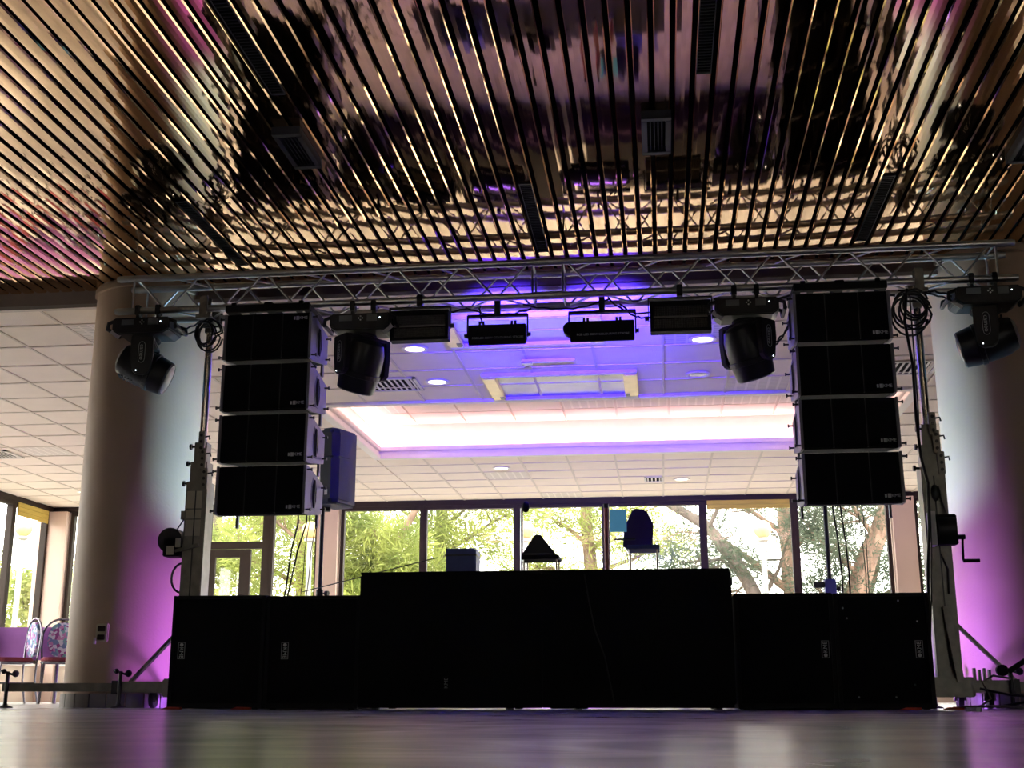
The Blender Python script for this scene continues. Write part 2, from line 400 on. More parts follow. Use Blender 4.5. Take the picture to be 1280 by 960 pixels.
# small panels that close the grid around the two ceiling units
fill = MB()
for u in UNITS:
    X_ = [x for x in xs]; gx0 = max(x for x in X_ if x <= u[0]+.02); gx1 = min(x for x in X_ if x >= u[1]-.02)
    gy0 = max(y for y in ys if y <= u[2]+.02); gy1 = min(y for y in ys if y >= u[3]-.02); gy1 = min(gy1, CY0-.1)
    for r in ((gx0, u[0], gy0, gy1), (u[1], gx1, gy0, gy1), (u[0], u[1], gy0, u[2]), (u[0], u[1], u[3], gy1)):
        if r[1]-r[0] > .02 and r[3]-r[2] > .02: fill.box(r[0], r[1], r[2], r[3], ZT+.003, ZT+.03)
fill.build('filler_panel', 'tile', ct)

# lit coffer: cornice, ledge, recess walls, upper ceiling
def ring(mb, o, x0, x1, y0, y1, wd, z0, z1):       # rectangular ring, inner edge o outside the mouth
    a, b, c, d = x0-o, x1+o, y0-o, y1+o
    mb.box(a-wd, b+wd, c-wd, c, z0, z1); mb.box(a-wd, b+wd, d, d+wd, z0, z1); mb.box(a-wd, a, c, d, z0, z1); mb.box(b, b+wd, c, d, z0, z1)
co = MB()
ring(co, 0, CX0, CX1, CY0, CY1, .10, 2.955, 3.005); ring(co, .03, CX0, CX1, CY0, CY1, .05, 3.005, 3.05); ring(co, 0, CX0, CX1, CY0, CY1, .06, 3.05, 3.105)
co = co.build('trim_2', 'white', bevel=.006); struct(co, 'stepped white cornice around the lit ceiling recess', 'cornice')
ld = MB(); ring(ld, .04, CX0, CX1, CY0, CY1, .22, 3.03, 3.045); ring(ld, .22, CX0, CX1, CY0, CY1, .04, 3.045, 3.44)
ld = ld.build('wall_coffer', 'white'); struct(ld, 'white upright sides of the ceiling recess', 'recess')
cc = MB().box(CX0-.26, CX1+.26, CY0-.26, CY1+.26, 3.45, 3.50).build('ceiling', 'tbar'); struct(cc, 'tiled upper ceiling inside the lit recess', 'ceiling')
nx, ny = 10, 5; ax, ay = (CX1-CX0+.4)/nx, (CY1-CY0+.4)/ny
cm = [MB().box(-ax/2+.014, ax/2-.014, -ay/2+.014, ay/2-.014, 0, .03).mesh('tile', q) for q in ('tile', 'perf')]
for i in range(nx):
    for j in range(ny):
        link('tile', cm[1 if (j in (2, 3) and i in (4, 5, 6, 7)) or (j == 3 and i in (0, 8)) else 0], cc, (CX0-.2+ax*(i+.5), CY0-.2+ay*(j+.5), 3.425))
cl = thing('cove_light', 'glowing pinkish white light strip hidden behind the recess cornice', 'light strip', ((CX0+CX1)/2, (CY0+CY1)/2, 3.046))
for q, d in (((CX0-.10, CX1+.10, CY1+.11, CY1+.15), 0), ((CX0-.10, CX1+.10, CY0-.15, CY0-.11), 0), ((CX0-.15, CX0-.11, CY0-.10, CY1+.10), 0), ((CX1+.11, CX1+.15, CY0-.10, CY1+.10), 0)):
    MB().box(q[0]-(CX0+CX1)/2, q[1]-(CX0+CX1)/2, q[2]-(CY0+CY1)/2, q[3]-(CY0+CY1)/2, 0, .025).build('tube', 'cove', cl)

# two framed units in the ceiling
for i, u in enumerate(UNITS):
    cx, cy = (u[0]+u[1])/2, (u[2]+u[3])/2; a, b = (u[1]-u[0])/2, (u[3]-u[2])/2
    t = thing('ceiling_air_unit', ['long framed ceiling unit with gold ends beside the lit recess', 'framed ceiling unit with pale ends just behind the truss'][i], 'air unit', (cx, cy, ZT-.03))
    MB().box(-a, a, -b, -b+.07, 0, .06).build('frame_rail', 'vent', t, .006); MB().box(-a, a, b-.07, b, 0, .06).build('frame_rail', 'vent', t, .006)
    for s in (-1, 1):
        e = MB().box(min(s*a, s*(a-.13)), max(s*a, s*(a-.13)), -b+.07, b-.07, -.004, .05).build('end_cap', 'brass', t, .01)
        MB().box(s*(a-.10)-.02, s*(a-.10)+.02, b-.2, b-.1, -.008, 0).build('latch', 'pin', e)
        MB().box(min(0, s*(a-.13)), max(0, s*(a-.13)), -b+.07, b-.07, .03, .045).build('panel', 'panel', t)
# downlights, grilles in the tiled ceiling
def downlight(x, y, label, m, r=.085):
    t = thing('downlight', label, 'downlight', (x, y, ZT-.012), group='round recessed downlights in the tiled ceiling')
    MB().lathe([(r+.03, .012), (r+.032, .004), (r+.012, 0), (r, .006), (r-.006, .03)], 28).build('rim', 'white', t, smooth=True)
    d = MB().lathe([(r-.004, .007), (r*.6, .003), (.01, .0015)], 24).build('lens', m, t)
for i, (x, y, lb, m) in enumerate([(-2.04, 9.95, 'warm round downlight below the wide strobe panel, left of the air units', 'lampdisc'), (-2.05, 11.09, 'white round downlight beside the slatted grille near the recess', 'lampdisc2'),
        (.41, 9.95, 'white round downlight under the right strobe panel', 'lampdisc2'), (.40, 11.11, 'dim round downlight with blue lens right of the long ceiling unit', 'panel'),
        (-2.02, 15.64, 'round downlight beyond the lit recess, left of the middle', 'lampdisc2'), (.33, 16.78, 'small yellow downlight close to the far windows', 'lampdisc'),
        (-8.3, 16.82, 'small yellow downlight by the left corner windows', 'lampdisc')]): downlight(x, y, lb, m)
def grille(x, y, sx, sy, label, n=9):
    t = thing('ceiling_grille', label, 'air grille', (x, y, ZT-.010), group='slatted air grilles in the tiled ceiling')
    f = MB(); f.box(-sx, sx, -sy, -sy+.03, 0, .014); f.box(-sx, sx, sy-.03, sy, 0, .014); f.box(-sx, -sx+.03, -sy, sy, 0, .014); f.box(sx-.03, sx, -sy, sy, 0, .014)
    f.build('frame', 'vent', t); MB().box(-sx+.03, sx-.03, -sy+.03, sy-.03, .011, .013).build('cavity', 'darkhole', t)
    for i in range(n):
        xx = -sx+.05+(2*sx-.1)*i/(n-1)
        MB().bar((xx, -sy+.03, .006), (xx, sy-.03, .006), .018, .005).build('slat', 'vent', t)
grille(-2.52, 11.15, .29, .24, 'slatted air grille beside the inner left moving head', 10)
grille(2.28, 11.1, .27, .24, 'slatted air grille between right array and steel tower', 9)
grille(-.05, 16.73, .13, .2, 'tiny air grille near the far windows', 4)
grille(-8.1, 13.99, .25, .24, 'air grille at far left edge of the tiled ceiling', 9)
t = thing('smoke_detector_rail', 'short pale surface fixture on the ceiling between the two units', 'fixture', (-.93, 10.42, ZT-.03)); MB().box(-.24, .24, -.03, .03, 0, .03).build('body', 'vent', t, .008); MB().box(-.24, -.14, -.05, .05, -.012, 0).build('cover', 'panel', t, .004)

# walls behind, right, far, left
def wallbox(name, a, m='wall', label=None):
    o = MB().box(*a).build(name, m); struct(o, label, 'wall'); return o
BW = ((-4.6, -3.8), (3.8, 4.6))      # two unseen window openings, added to put soft light on the fronts
wb = MB().box(XL-.2, XR+.2, YB-.2, YB, 0, .9); wb.box(XL-.2, XR+.2, YB-.2, YB, 2.6, 3.2)
for a, b in zip([XL-.2]+[q[1] for q in BW], [q[0] for q in BW]+[XR+.2]): wb.box(a, b, YB-.2, YB, .9, 2.6)
struct(wb.build('wall_back', 'wall'), 'beige wall at the near end of the hall', 'wall')
wallbox('wall_right', (XR, XR+.2, YB, YF, 0, 3.2), 'wall', 'beige wall on the right side of the hall')
SILL, HEAD = .53, 2.90
wf = MB().box(XL, XR, YF, YF+.2, HEAD, 3.15).build('wall_far', 'frame'); struct(wf, 'dark brown head beam over the far windows', 'wall')
DX0, DX1 = -6.97, -5.95
lw = MB().box(XL, DX0, YF, YF+.2, 0, SILL); lw.box(DX1, XR, YF, YF+.2, 0, SILL)
lw = lw.build('wall_far', 'wall'); struct(lw, 'low cream wall under the far windows', 'wall')
MB().box(XL+.01, DX0, YF-.05, YF+.01, SILL, SILL+.03).build('sill', 'white', lw); MB().box(DX1, XR, YF-.05, YF+.01, SILL, SILL+.03).build('sill', 'white', lw)
for i, (a, b) in enumerate(((-9.5, -9.22), (-5.18, -4.86), (3.36, 3.67), (7.7, 8.4))):
    p = MB().box(a, b, YF-.10, YF+.22, SILL if i else 0, HEAD); p = p.build('wall_far', 'pier'); struct(p, ['pinkish pier in the left corner by the chairs', 'pinkish pier behind the blue loudspeaker stand', 'pinkish pier left of the right tower', 'pinkish pier in the right corner'][i], 'pier')
wn = [0]
def window(p0, p1, z0, z1, label, fw=.055, blind=0.0):
    wn[0] += 1; a, b = Vector(p0), Vector(p1); d = (b-a); L = d.length; ang = math.atan2(d.y, d.x)
    o = bpy.data.objects.new('window_%d' % wn[0], None); col.objects.link(o); o.location = (a.x, a.y, z0); o.rotation_euler = (0, 0, ang); struct(o, label, 'window'); h = z1-z0
    f = MB(); f.box(0, fw, -.05, .05, 0, h); f.box(L-fw, L, -.05, .05, 0, h); f.box(fw, L-fw, -.05, .05, 0, fw); f.box(fw, L-fw, -.05, .05, h-fw, h)
    f.build('frame', 'frame', o, .004)
    MB().box(fw, L-fw, -.004, .004, fw, h-fw).build('pane', 'glass', o)
    if blind:
        q = MB(); n = max(2, int(blind/.06))
        for k in range(n): q.box(fw+.01, L-fw-.01, -.075, -.055, h-blind*(k+1)/n+.004, h-blind*k/n)
        q.build('blind', 'yellow_blind', o)
spans = [(-9.2, -8.05), (-8.05, -6.97), (-5.95, -5.18), (-4.84, -3.555), (-3.555, -2.12), (-2.12, -.79), (-.79, .65), (.65, 1.98), (1.98, 3.34), (3.68, 5.0), (5.0, 6.35), (6.35, 7.7)]
wl = ['far window beside the left corner pier', 'far window hidden behind the left column', 'narrow far window between the glass door and pier', 'far window full of yellow green pine right of the pier', 'far window with pine trunk behind the blue case', 'far window over the dark laptop',
      'far window over the dark purple monitor', 'far window with yellow blind and lamp globe', 'far window with thick leaning trunk under right array', 'narrow strip of far window left of right tower', 'far window behind the right column', 'far window in the right corner']
for (a, b), lb in zip(spans, wl): window((a, YF+.06), (b, YF+.06), SILL+.03, HEAD, lb, blind=.13 if a == .65 else 0)
for i, (a, b) in enumerate(BW): window((b, YB-.08), (a, YB-.08), .9, 2.6, 'unseen window added behind the viewer for front light, %s one' % ['left', 'right'][i])
# glazed door
dr = bpy.data.objects.new('door_1', None); col.objects.link(dr); dr.location = (DX0, YF+.06, 0); struct(dr, 'brown framed glazed door with transom in the far wall', 'door')
W_ = DX1-DX0; f = MB(); f.box(0, .06, -.05, .05, 0, HEAD); f.box(W_-.12, W_, -.05, .05, 0, HEAD); f.box(.06, W_-.12, -.05, .05, HEAD-.06, HEAD); f.box(.06, W_-.12, -.05, .05, 2.29, 2.40); f.build('frame', 'frame', dr, .004)
MB().box(.06, W_-.12, -.004, .004, 2.40, HEAD-.06).build('transom_pane', 'glass', dr)
lf = MB(); lf.box(.06, .16, -.03, .03, .02, 2.28); lf.box(.55, .72, -.03, .03, .02, 2.28); lf.box(.16, .55, -.03, .03, .02, .25); lf.box(.16, .55, -.03, .03, 2.16, 2.28)
lf = lf.build('leaf', 'frame', dr, .004); MB().box(.16, .55, -.004, .004, .25, 2.16).build('pane', 'glass', lf); MB().tube([(.60, -.03, 1.0), (.60, -.09, 1.0), (.60, -.09, 1.25), (.60, -.03, 1.25)], .012).build('handle', 'chrome', lf)
MB().box(.72, W_-.12, -.004, .004, .02, 2.28).build('sidelight_pane', 'glass', dr)
# left glazed wall
lw2 = MB().box(XL-.2, XL, YB, YF, 0, SILL).build('wall_left', 'wall'); struct(lw2, 'low cream wall under the left windows', 'wall')
MB().box(XL-.01, XL+.05, YB, YF-.1, SILL, SILL+.03).build('sill', 'white', lw2)
struct(MB().box(XL-.2, XL, YB, YF, HEAD, 3.2).build('wall_left', 'frame'), 'dark brown head beam over the left windows', 'wall')
struct(MB().box(XL-.2, XL, YB, 8.70, SILL, HEAD).build('wall_left', 'wall'), 'solid cream end of the left wall', 'wall')
yy = 18.15; k = 0
struct(MB().box(XL-.2, XL, 18.15, YF+.2, SILL, HEAD).build('wall_left', 'pier'), 'pinkish corner pier at the end of the left windows', 'pier')
while yy > 8.75:
    L = 1.05; window((XL-.06, yy-L), (XL-.06, yy), SILL+.03, HEAD, ['left wall window under a yellow blind next to the corner pier', 'second left wall window from the corner pier'][k] if k < 2 else 'left wall window number %d along from the corner pier, beyond the frame' % (k+1), blind=.2 if k == 0 else 0); yy -= L; k += 1

# columns
def column(x, name, label):
    c = struct(MB().lathe([(.42, 0), (.42, 3.098)], 64).build(name, 'column', smooth=True, loc=(x, 8.66, 0)), label, 'column')
    MB().lathe([(.425, 3.03), (.437, 3.035), (.437, 3.075), (.425, 3.09)], 64).build('cap_ring', 'column', c, smooth=True)
    n = 22
    tm = None
    for k in range(n):
        a0, a1 = 2*math.pi*k/n+.01, 2*math.pi*(k+1)/n-.01
        if tm is None:
            pts = [(.436*math.cos(a0+(a1-a0)*i/3), .436*math.sin(a0+(a1-a0)*i/3)) for i in range(4)]+[(.42*math.cos(a1-(a1-a0)*i/3), .42*math.sin(a1-(a1-a0)*i/3)) for i in range(4)]
            tm = MB().prism(pts, 'z', 0, .095).mesh('base_tile', 'base_tile')
        o = link('base_tile', tm, c); o.rotation_euler = (0, 0, 2*math.pi*k/n)
    return c
column(-3.84, 'wall_column', 'thick round beige column on the left, behind the outer moving head')
column(2.40, 'wall_column', 'thick round beige column on the right, washed purple')
so = thing('wall_socket', 'cream double socket on the left column', 'socket', (-3.84-.42*math.sin(R(1)), 8.66-.42, .44))
pl = MB().box(-.045, .045, -.016, .004, 0, .125).build('plate', 'socket', so, .006)
for z in (.032, .09): MB().box(-.030, .026, -.021, -.015, z-.018, z+.018).build('outlet', 'frame', so, .003)
MB().box(-.052, -.036, -.024, -.012, -.014, .03).build('loose_corner', 'stickerw', so)

# slot diffusers and square lights in the slatted ceiling
for k, y0, y1, lb in ((-20, 4.3, 5.58, 'black slot diffuser between slats at upper left'), (1, 4.4, 5.62, 'black slot diffuser between slats at upper right of centre'), (-9, 6.86, 8.04, 'black slot diffuser above the middle of the truss'), (12, 7.0, 8.09, 'black slot diffuser above the right speaker array'), (-30, 6.87, 8.06, 'black slot diffuser above the outer left moving head')):
    t = thing('slot_diffuser', lb, 'air slot', (.1858+.1037*k, (y0+y1)/2, ZS-.012), group='black slot diffusers in the slatted ceiling'); L = (y1-y0)/2
    MB().box(-.036, .036, -L, L, .006, .011).build('housing', 'darkhole', t)
    f = MB(); f.box(-.038, -.034, -L, L, 0, .011); f.box(.034, .038, -L, L, 0, .011); f.box(-.034, .034, -L, -L+.01, 0, .011); f.box(-.034, .034, L-.01, L, 0, .011); f.build('rim', 'navy', t)
    n = int(2*L/.028); fm = MB().box(-.034, .034, -.0025, .0025, .001, .006).mesh('fin', 'plastic')
    for i in range(n): link('fin', fm, t, (0, -L+.015+(2*L-.03)*i/(n-1), 0))
for x, y, lb in ((-1.965, 6.18, 'navy square ceiling luminaire on the slats, left one'), (.05, 6.23, 'navy square ceiling luminaire on the slats right of centre'), (2.13, 6.6, 'navy square ceiling luminaire cut by the right picture edge')):
    t = thing('square_luminaire', lb, 'ceiling light', (x, y, ZS-.05), group='navy square luminaires in the slatted ceiling')
    f = MB(); f.box(-.08, .08, -.23, -.19, 0, .05); f.box(-.08, .08, .19, .23, 0, .05); f.box(-.08, -.05, -.19, .19, 0, .05); f.box(.05, .08, -.19, .19, 0, .05); f.build('frame', 'navy', t, .003)
    MB().box(-.05, .05, -.19, .19, .04, .05).build('cavity', 'darkhole', t)
    for i in range(4): MB().box(-.032+.021*i-.0025, -.032+.021*i+.0025, -.19, .19, .012, .04).build('fin', 'navy', t)

# ---------------------------------------------------------------- box truss
TX0, TX1, TY0, TY1, TZ_0, TZ_1 = -3.82, 2.39, 8.0, 8.24, 2.755, 3.0
tr = thing('box_truss', 'long silver box truss spanning between the two towers under the slatted ceiling', 'truss', ((TX0+TX1)/2, 8.12, TZ_0))
ox, oy, oz = (TX0+TX1)/2, 8.12, TZ_0
hl = (TX1-TX0)/2
ch = MB()
for y in (-.12, .12):
    for z in (0, .245):
        for s in (-1, 1):
            c = MB().cyl((s*.0002, y, z), (s*hl, y, z), .025, 16).build('chord', 'alu', tr, smooth=True)
            MB().cyl((s*(hl-.07), y, z), (s*(hl+.015), y, z), .021, 16).build('spigot', 'alu', c, smooth=True)
            MB().cyl((s*.0002, y, z), (s*.10, y, z), .0285, 16).build('coupler', 'alu', c, smooth=True)
def brace(a, b): MB().cyl(a, b, .008, 8).build('brace', 'alu', tr, smooth=True)
for s in (-1, 1):
    a, b = .12, hl-.13; n = 12; st = (b-a)/n
    for y in (-.12, .12):
        for xx in (a-.015, b+.02): brace((s*xx, y, 0), (s*xx, y, .245))
        for i in range(n):
            up = (i % 2 == 0) if y < 0 else (i % 2 == 1)
            g0 = .02
            brace((s*(a+st*i+g0), y, .235 if up else .01), (s*(a+st*(i+1)-g0), y, .01 if up else .235))
    for z in (0, .245):
        for xx in (a-.015, b+.02): brace((s*xx, -.12, z), (s*xx, .12, z))
        for i in range(n): 
            if z == 0 or i % 2 == 0: brace((s*(a+st*i+.02), -.11 if i % 2 else .11, z), (s*(a+st*(i+1)-.02), .11 if i % 2 else -.11, z))

# ---------------------------------------------------------------- line arrays
def array_box(loc, tilt, label, group, badge_top=False):
    t = thing('line_array_speaker', label, 'speaker', loc, group=group); t.rotation_euler = (tilt, 0, 0)
    w2, hf, hr, d = .292, .331, .215, .42
    prof = [(.02, 0), (d, (hf-hr)*.5), (d, hf-(hf-hr)*.5), (.02, hf)]
    b = MB().prism(prof, 'x', -w2, w2).build('cabinet', 'carpet', t, .004)
    for s in (-1, 1):
        sp = MB().prism([(.0, .002), (.10, .002), (d+.01, (hf-hr)*.5+.004), (d+.01, hf-(hf-hr)*.5-.004), (.10, hf-.002), (0, hf-.002)], 'x', s*w2 if s > 0 else -w2-.018, w2+.018 if s > 0 else -w2).build('side_plate', 'side', t, .002)
        xo = s*(w2+.018)
        oct_ = [(.20+.055*math.cos(a), hf/2+.105*math.sin(a)) for a in [math.pi*2*(k+.5)/8 for k in range(8)]]
        oct2 = [(.20+.066*math.cos(a), hf/2+.120*math.sin(a)) for a in [math.pi*2*(k+.5)/8 for k in range(8)]]
        MB().prism(oct2, 'x', min(xo, xo+s*.004), max(xo, xo+s*.004)).build('handle_rim', 'side', sp)
        h = MB().prism(oct_, 'x', min(xo+s*.0045, xo+s*.006), max(xo+s*.0045, xo+s*.006)).build('handle', 'darkhole', sp)
        MB().box(min(xo+s*.006, xo+s*.012), max(xo+s*.006, xo+s*.012), .195, .205, hf/2-.09, hf/2+.09).build('handle_bar', 'plastic', sp)
        for yy, zz in ((.03, .03), (d-.04, .09), (d-.04, hf-.09), (.03, hf-.03)):
            p = MB().cyl((xo, yy, zz), (xo+s*.028, yy, zz), .006, 8).cyl((xo+s*.028, yy, zz), (xo+s*.036, yy, zz), .012, 8).build('pin', 'pin', t)
        MB().box(s*w2*.97-.008, s*w2*.97+.008, d-.035, d-.005, -.03, .06).build('rear_link', 'side', t)
    for k, (a, b2) in enumerate(((-w2+.004, -.108), (-.104, .104), (.108, w2-.004))):
        MB().box(a, b2, 0.001, .02, .008, hf-.008).build('grille', 'grille', t, .003)
    for x in (-.106, .106): MB().box(x-.003, x+.003, -.004, .02, .008, hf-.008).build('grille_rib', 'plastic', t)
    bz = hf-.045 if badge_top else .045
    MB().cbox((.190, -.002, bz), (.012, .003, .022)).cbox((.212, -.002, bz), (.020, .003, .026)).build('emblem', 'letter_dim', t)
    text('lettering', 'KME', .030, 'letter_dim', t, Matrix.Translation((.252, -.001, bz)) @ FRONT)
    return t
AZ = [2.308, 1.952, 1.598, 1.246]
for cx, side, x_t in ((-2.632, 'left', -.013), (1.225, 'right', .012)):
    fb = thing('array_fly_bar', 'black steel flying frame on top of the %s speaker array, hung from the truss' % side, 'flying frame', (cx-.012 if side == 'left' else cx, 7.82, 2.652))
    f = MB(); f.box(-.30, .30, -.015, .03, .005, .055); f.box(-.30, .30, .34, .38, .005, .055); f.box(-.30, -.25, .03, .34, .005, .055); f.box(.25, .30, .03, .34, .005, .055); f.build('frame', 'black', fb, .004)
    MB().box(-.03, .03, .0, .36, .02, .075).build('pick_bar', 'black', fb, .004)
    for s in (-1, 1): MB().box(s*.17-.02, s*.17+.02, .12, .20, .05, .075).build('clamp', 'plastic', fb); MB().box(s*.24-.015, s*.24+.015, -.02, .0, .045, .07).build('lug', 'black', fb)
    for i, z in enumerate(AZ):
        array_box((cx+(.0 if i else 0), 7.80+.004*i, z), R(-.4*i), '%s box of the %s hanging speaker array' % (['topmost', 'second from top', 'third from top', 'lowest'][i], side), 'boxes of the %s hanging array' % side, badge_top=(i == 0 and side == 'left'))

# ---------------------------------------------------------------- subwoofers and booth
def sub(loc, label, wx, hz, badge_x, group='black subwoofers on the floor', flip=1, nails=False):
    t = thing('subwoofer', label, 'subwoofer', loc, group=group); d = .66
    MB().box(-wx/2, wx/2, .025, d, .004, hz).build('cabinet', 'carpet', t, .008)
    rim = MB(); rim.box(-wx/2+.002, -wx/2+.022, 0, .03, .005, hz-.002); rim.box(wx/2-.022, wx/2-.002, 0, .03, .005, hz-.002); rim.box(-wx/2+.022, wx/2-.022, 0, .03, hz-.022, hz-.002); rim.box(-wx/2+.022, wx/2-.022, 0, .03, .005, .034); rim.build('edge_frame', 'black', t, .003)
    gr = MB().box(-wx/2+.024, wx/2-.024, .006, .024, .036, hz-.024).build('grille', 'grille', t, .002)
    bx, bz = badge_x, hz*.51
    b = MB(); b.box(bx-.022, bx-.019, .002, .006, bz-.05, bz+.05); b.box(bx+.019, bx+.022, .002, .006, bz-.05, bz+.05); b.box(bx-.019, bx+.019, .002, .006, bz+.047, bz+.05); b.box(bx-.019, bx+.019, .002, .006, bz-.05, bz-.047); b.build('badge', 'badge', t)
    text('lettering', 'KME', .034, 'letter_dim', t, Matrix.Translation((bx, .003, bz+.012*flip)) @ FRONT @ Matrix.Rotation(R(90*flip), 4, 'Z'))
    MB().cyl((bx, .002, bz-.034*flip), (bx, .006, bz-.034*flip), .011, 10).build('emblem', 'letter_dim', t)
    if nails:
        for x, z in ((-.22, .58), (-.2, .52), (.1, .62), (.2, .5), (-.16, .07), (.05, .07), (.16, .14)): MB().ball((x, .004, z), .006, 8, 5).build('screw', 'letter', t)
    for sx in (-1, 1):
        for yy in (.05, d-.06): MB().cyl((sx*(wx/2-.05), yy, 0), (sx*(wx/2-.05), yy, .013), .02, 10).build('foot', 'rubber', t)
    for yy in (.2, .45): MB().box(wx/2-.001, wx/2+.002, yy-.05, yy+.05, hz*.55, hz*.65).build('handle', 'plastic', t)
    return t
s1 = sub((-2.678, 7.30, 0), 'leftmost black subwoofer, under the left tower mast', .586, .675, -.222, flip=-1)
s2 = sub((-2.092, 7.32, 0), 'black subwoofer between leftmost subwoofer and the wide booth', .582, .670, -.168, flip=-1)
s3 = sub((.718, 7.50, 0), 'black subwoofer just right of the wide booth', .575, .672, .23, flip=1)
s4 = sub((1.282, 7.50, 0), 'rightmost black subwoofer with pale specks beside the right tower', .548, .668, .20, flip=1, nails=True)
for x, y, lb in ((-2.93, 7.285, 'red wedge under the outer corner of the leftmost subwoofer'), (-2.50, 7.285, 'red wedge under the inner corner of the leftmost subwoofer'), (1.40, 7.485, 'red wedge under the rightmost subwoofer'), (1.66, 7.60, 'red wedge lying beside the right tower foot')):
    tag(MB().prism([(-.06, 0), (.06, 0), (.06, .012), (-.02, .014)], 'y', -.03, .012).build('wedge', 'red', loc=(x, y, 0)), lb, 'wedge', 'red wedges on the floor')
bt = thing('dj_booth', 'wide black booth front between the subwoofers with purple light beneath', 'booth', (-.694, 7.25, 0))
MB().box(-1.090, -.001, .0, .03, .010, .78).build('front_panel', 'carpet', bt, .004); MB().box(.001, 1.090, .001, .03, .011, .78).build('front_panel', 'carpet', bt, .002); MB().box(-.04, .04, .031, .05, .03, .77).build('joint_strip', 'carpet', bt)
for s in (-1, 1): MB().box(s*1.090-.012, s*1.090+.012, .03, .62, .03, .78).build('side_panel', 'carpet', bt, .004)
MB().box(-1.094, 1.094, -.006, .66, .78, .797).build('top_board', 'carpet', bt, .004)
for x in (-1.0, -.2, .2, 1.0):
    for y in (.08, .55): MB().cyl((x, y, 0), (x, y, .030), .025, 10).build('foot', 'rubber', bt)
MB().box(1.090, 1.107, .004, .03, .70, .74).build('latch', 'pin', bt)
text('lettering', 'KME', .032, 'badge', bt, Matrix.Translation((-.565, -.0015, .15)) @ FRONT @ Matrix.Rotation(R(90), 4, 'Z'))
cb = MB().tube(wob([(.25, -.008, .77), (.27, -.008, .62), (.31, -.008, .45), (.36, -.008, .30), (.40, -.008, .10), (.41, -.01, .05)], .004, 5), .004, 6).build('hanging_cord', 'plastic', bt)

# table and gear behind the booth
tb_ = thing('work_table', 'dark work table behind the wide booth', 'table', (-.75, 8.72, 0))
MB().box(-.95, .95, -.30, .30, .86, .89).build('tabletop', 'black', tb_, .004)
for sx in (-1, 1):
    for sy in (-1, 1): MB().bar((sx*.9, sy*.25, 0), (sx*.9, sy*.25, .86), .04, .04).build('leg', 'pin', tb_)
cs = thing('blue_case', 'small blue equipment case on the table behind the booth', 'case', (-1.40, 8.60, .89))
MB().box(-.108, .108, 0, .22, 0, .205).build('body', 'case', cs, .012); MB().box(-.112, .112, -.004, .224, .15, .162).build('lid_seam', 'navy', cs); MB().box(-.12, -.09, .05, .17, .19, .212).build('handle', 'navy', cs, .004)
def stand(loc, wx, dy, h, label, m='black'):
    t = thing('laptop_stand', label, 'stand', loc, group='small gear stands on the work table'); MB().box(-wx/2, wx/2, -dy/2, dy/2, h-.03, h).build('tray', m, t, .004)
    for sx in (-1, 1):
        for sy in (-1, 1): MB().cyl((sx*(wx/2-.02), sy*(dy/2-.02), 0), (sx*(wx/2-.02), sy*(dy/2-.02), h-.03), .007, 8).build('leg', 'chrome', t)
    return t
stand((-.845, 8.80, .89), .27, .26, .16, 'dark low stand carrying the open laptop')
lp = thing('laptop', 'dark open laptop seen from behind on its stand', 'laptop', (-.86, 8.80, 1.05)); MB().box(-.12, .12, -.10, .10, 0, .016).build('keyboard_base', 'navy', lp, .003)
sc_ = MB().prism([(-.11, 0), (.12, 0), (.02, .13), (-.02, .13)], 'y', -.006, .004).build('lid', 'navy', lp); sc_.rotation_euler = (R(12), 0, 0); sc_.location = (0, -.09, .016)
stand((-.115, 8.80, .89), .23, .28, .22, 'purple lit stand under the covered monitor', 'case')
mn = thing('covered_monitor', 'dark purple covered monitor on the stand behind the booth', 'monitor', (-.16, 8.84, 1.11))
MB().prism([(-.10, 0), (.11, 0), (.12, .17), (.07, .27), (-.02, .28), (-.09, .14)], 'y', -.03, .07).build('cover', 'darkpurple', mn, .012); MB().box(-.16, -.01, -.06, -.035, .05, .06).build('shelf', 'navy', mn)
sn = MB().box(-.19, -.07, -.05, -.035, .11, .27).build('screen', 'laptop_screen', mn)
for x, z0, z1, m, lb in ((-.985, .89, 1.40, 'chrome', 'thin bright pole standing left of the laptop'), (-.375, .89, 1.39, 'redpole', 'red pole standing left of the covered monitor')):
    t = thing('microphone_stand', lb, 'stand', (x, 8.78, z0)); MB().lathe([(.055, 0), (.055, .012), (.012, .02)], 20).build('foot', 'pin', t); MB().cyl((0, 0, .015), (0, 0, z1-z0), .011 if m == 'chrome' else .016, 10).build('pole', m, t, smooth=True)
    if m == 'chrome': MB().ball((.03, 0, z1-z0+.01), .035, 12, 8, sc=(.8, .8, 1.2)).build('windshield', 'black', t, smooth=True)
    else: MB().cyl((0, 0, z1-z0), (0, 0, z1-z0+.03), .02, 10).build('cap', 'plastic', t)

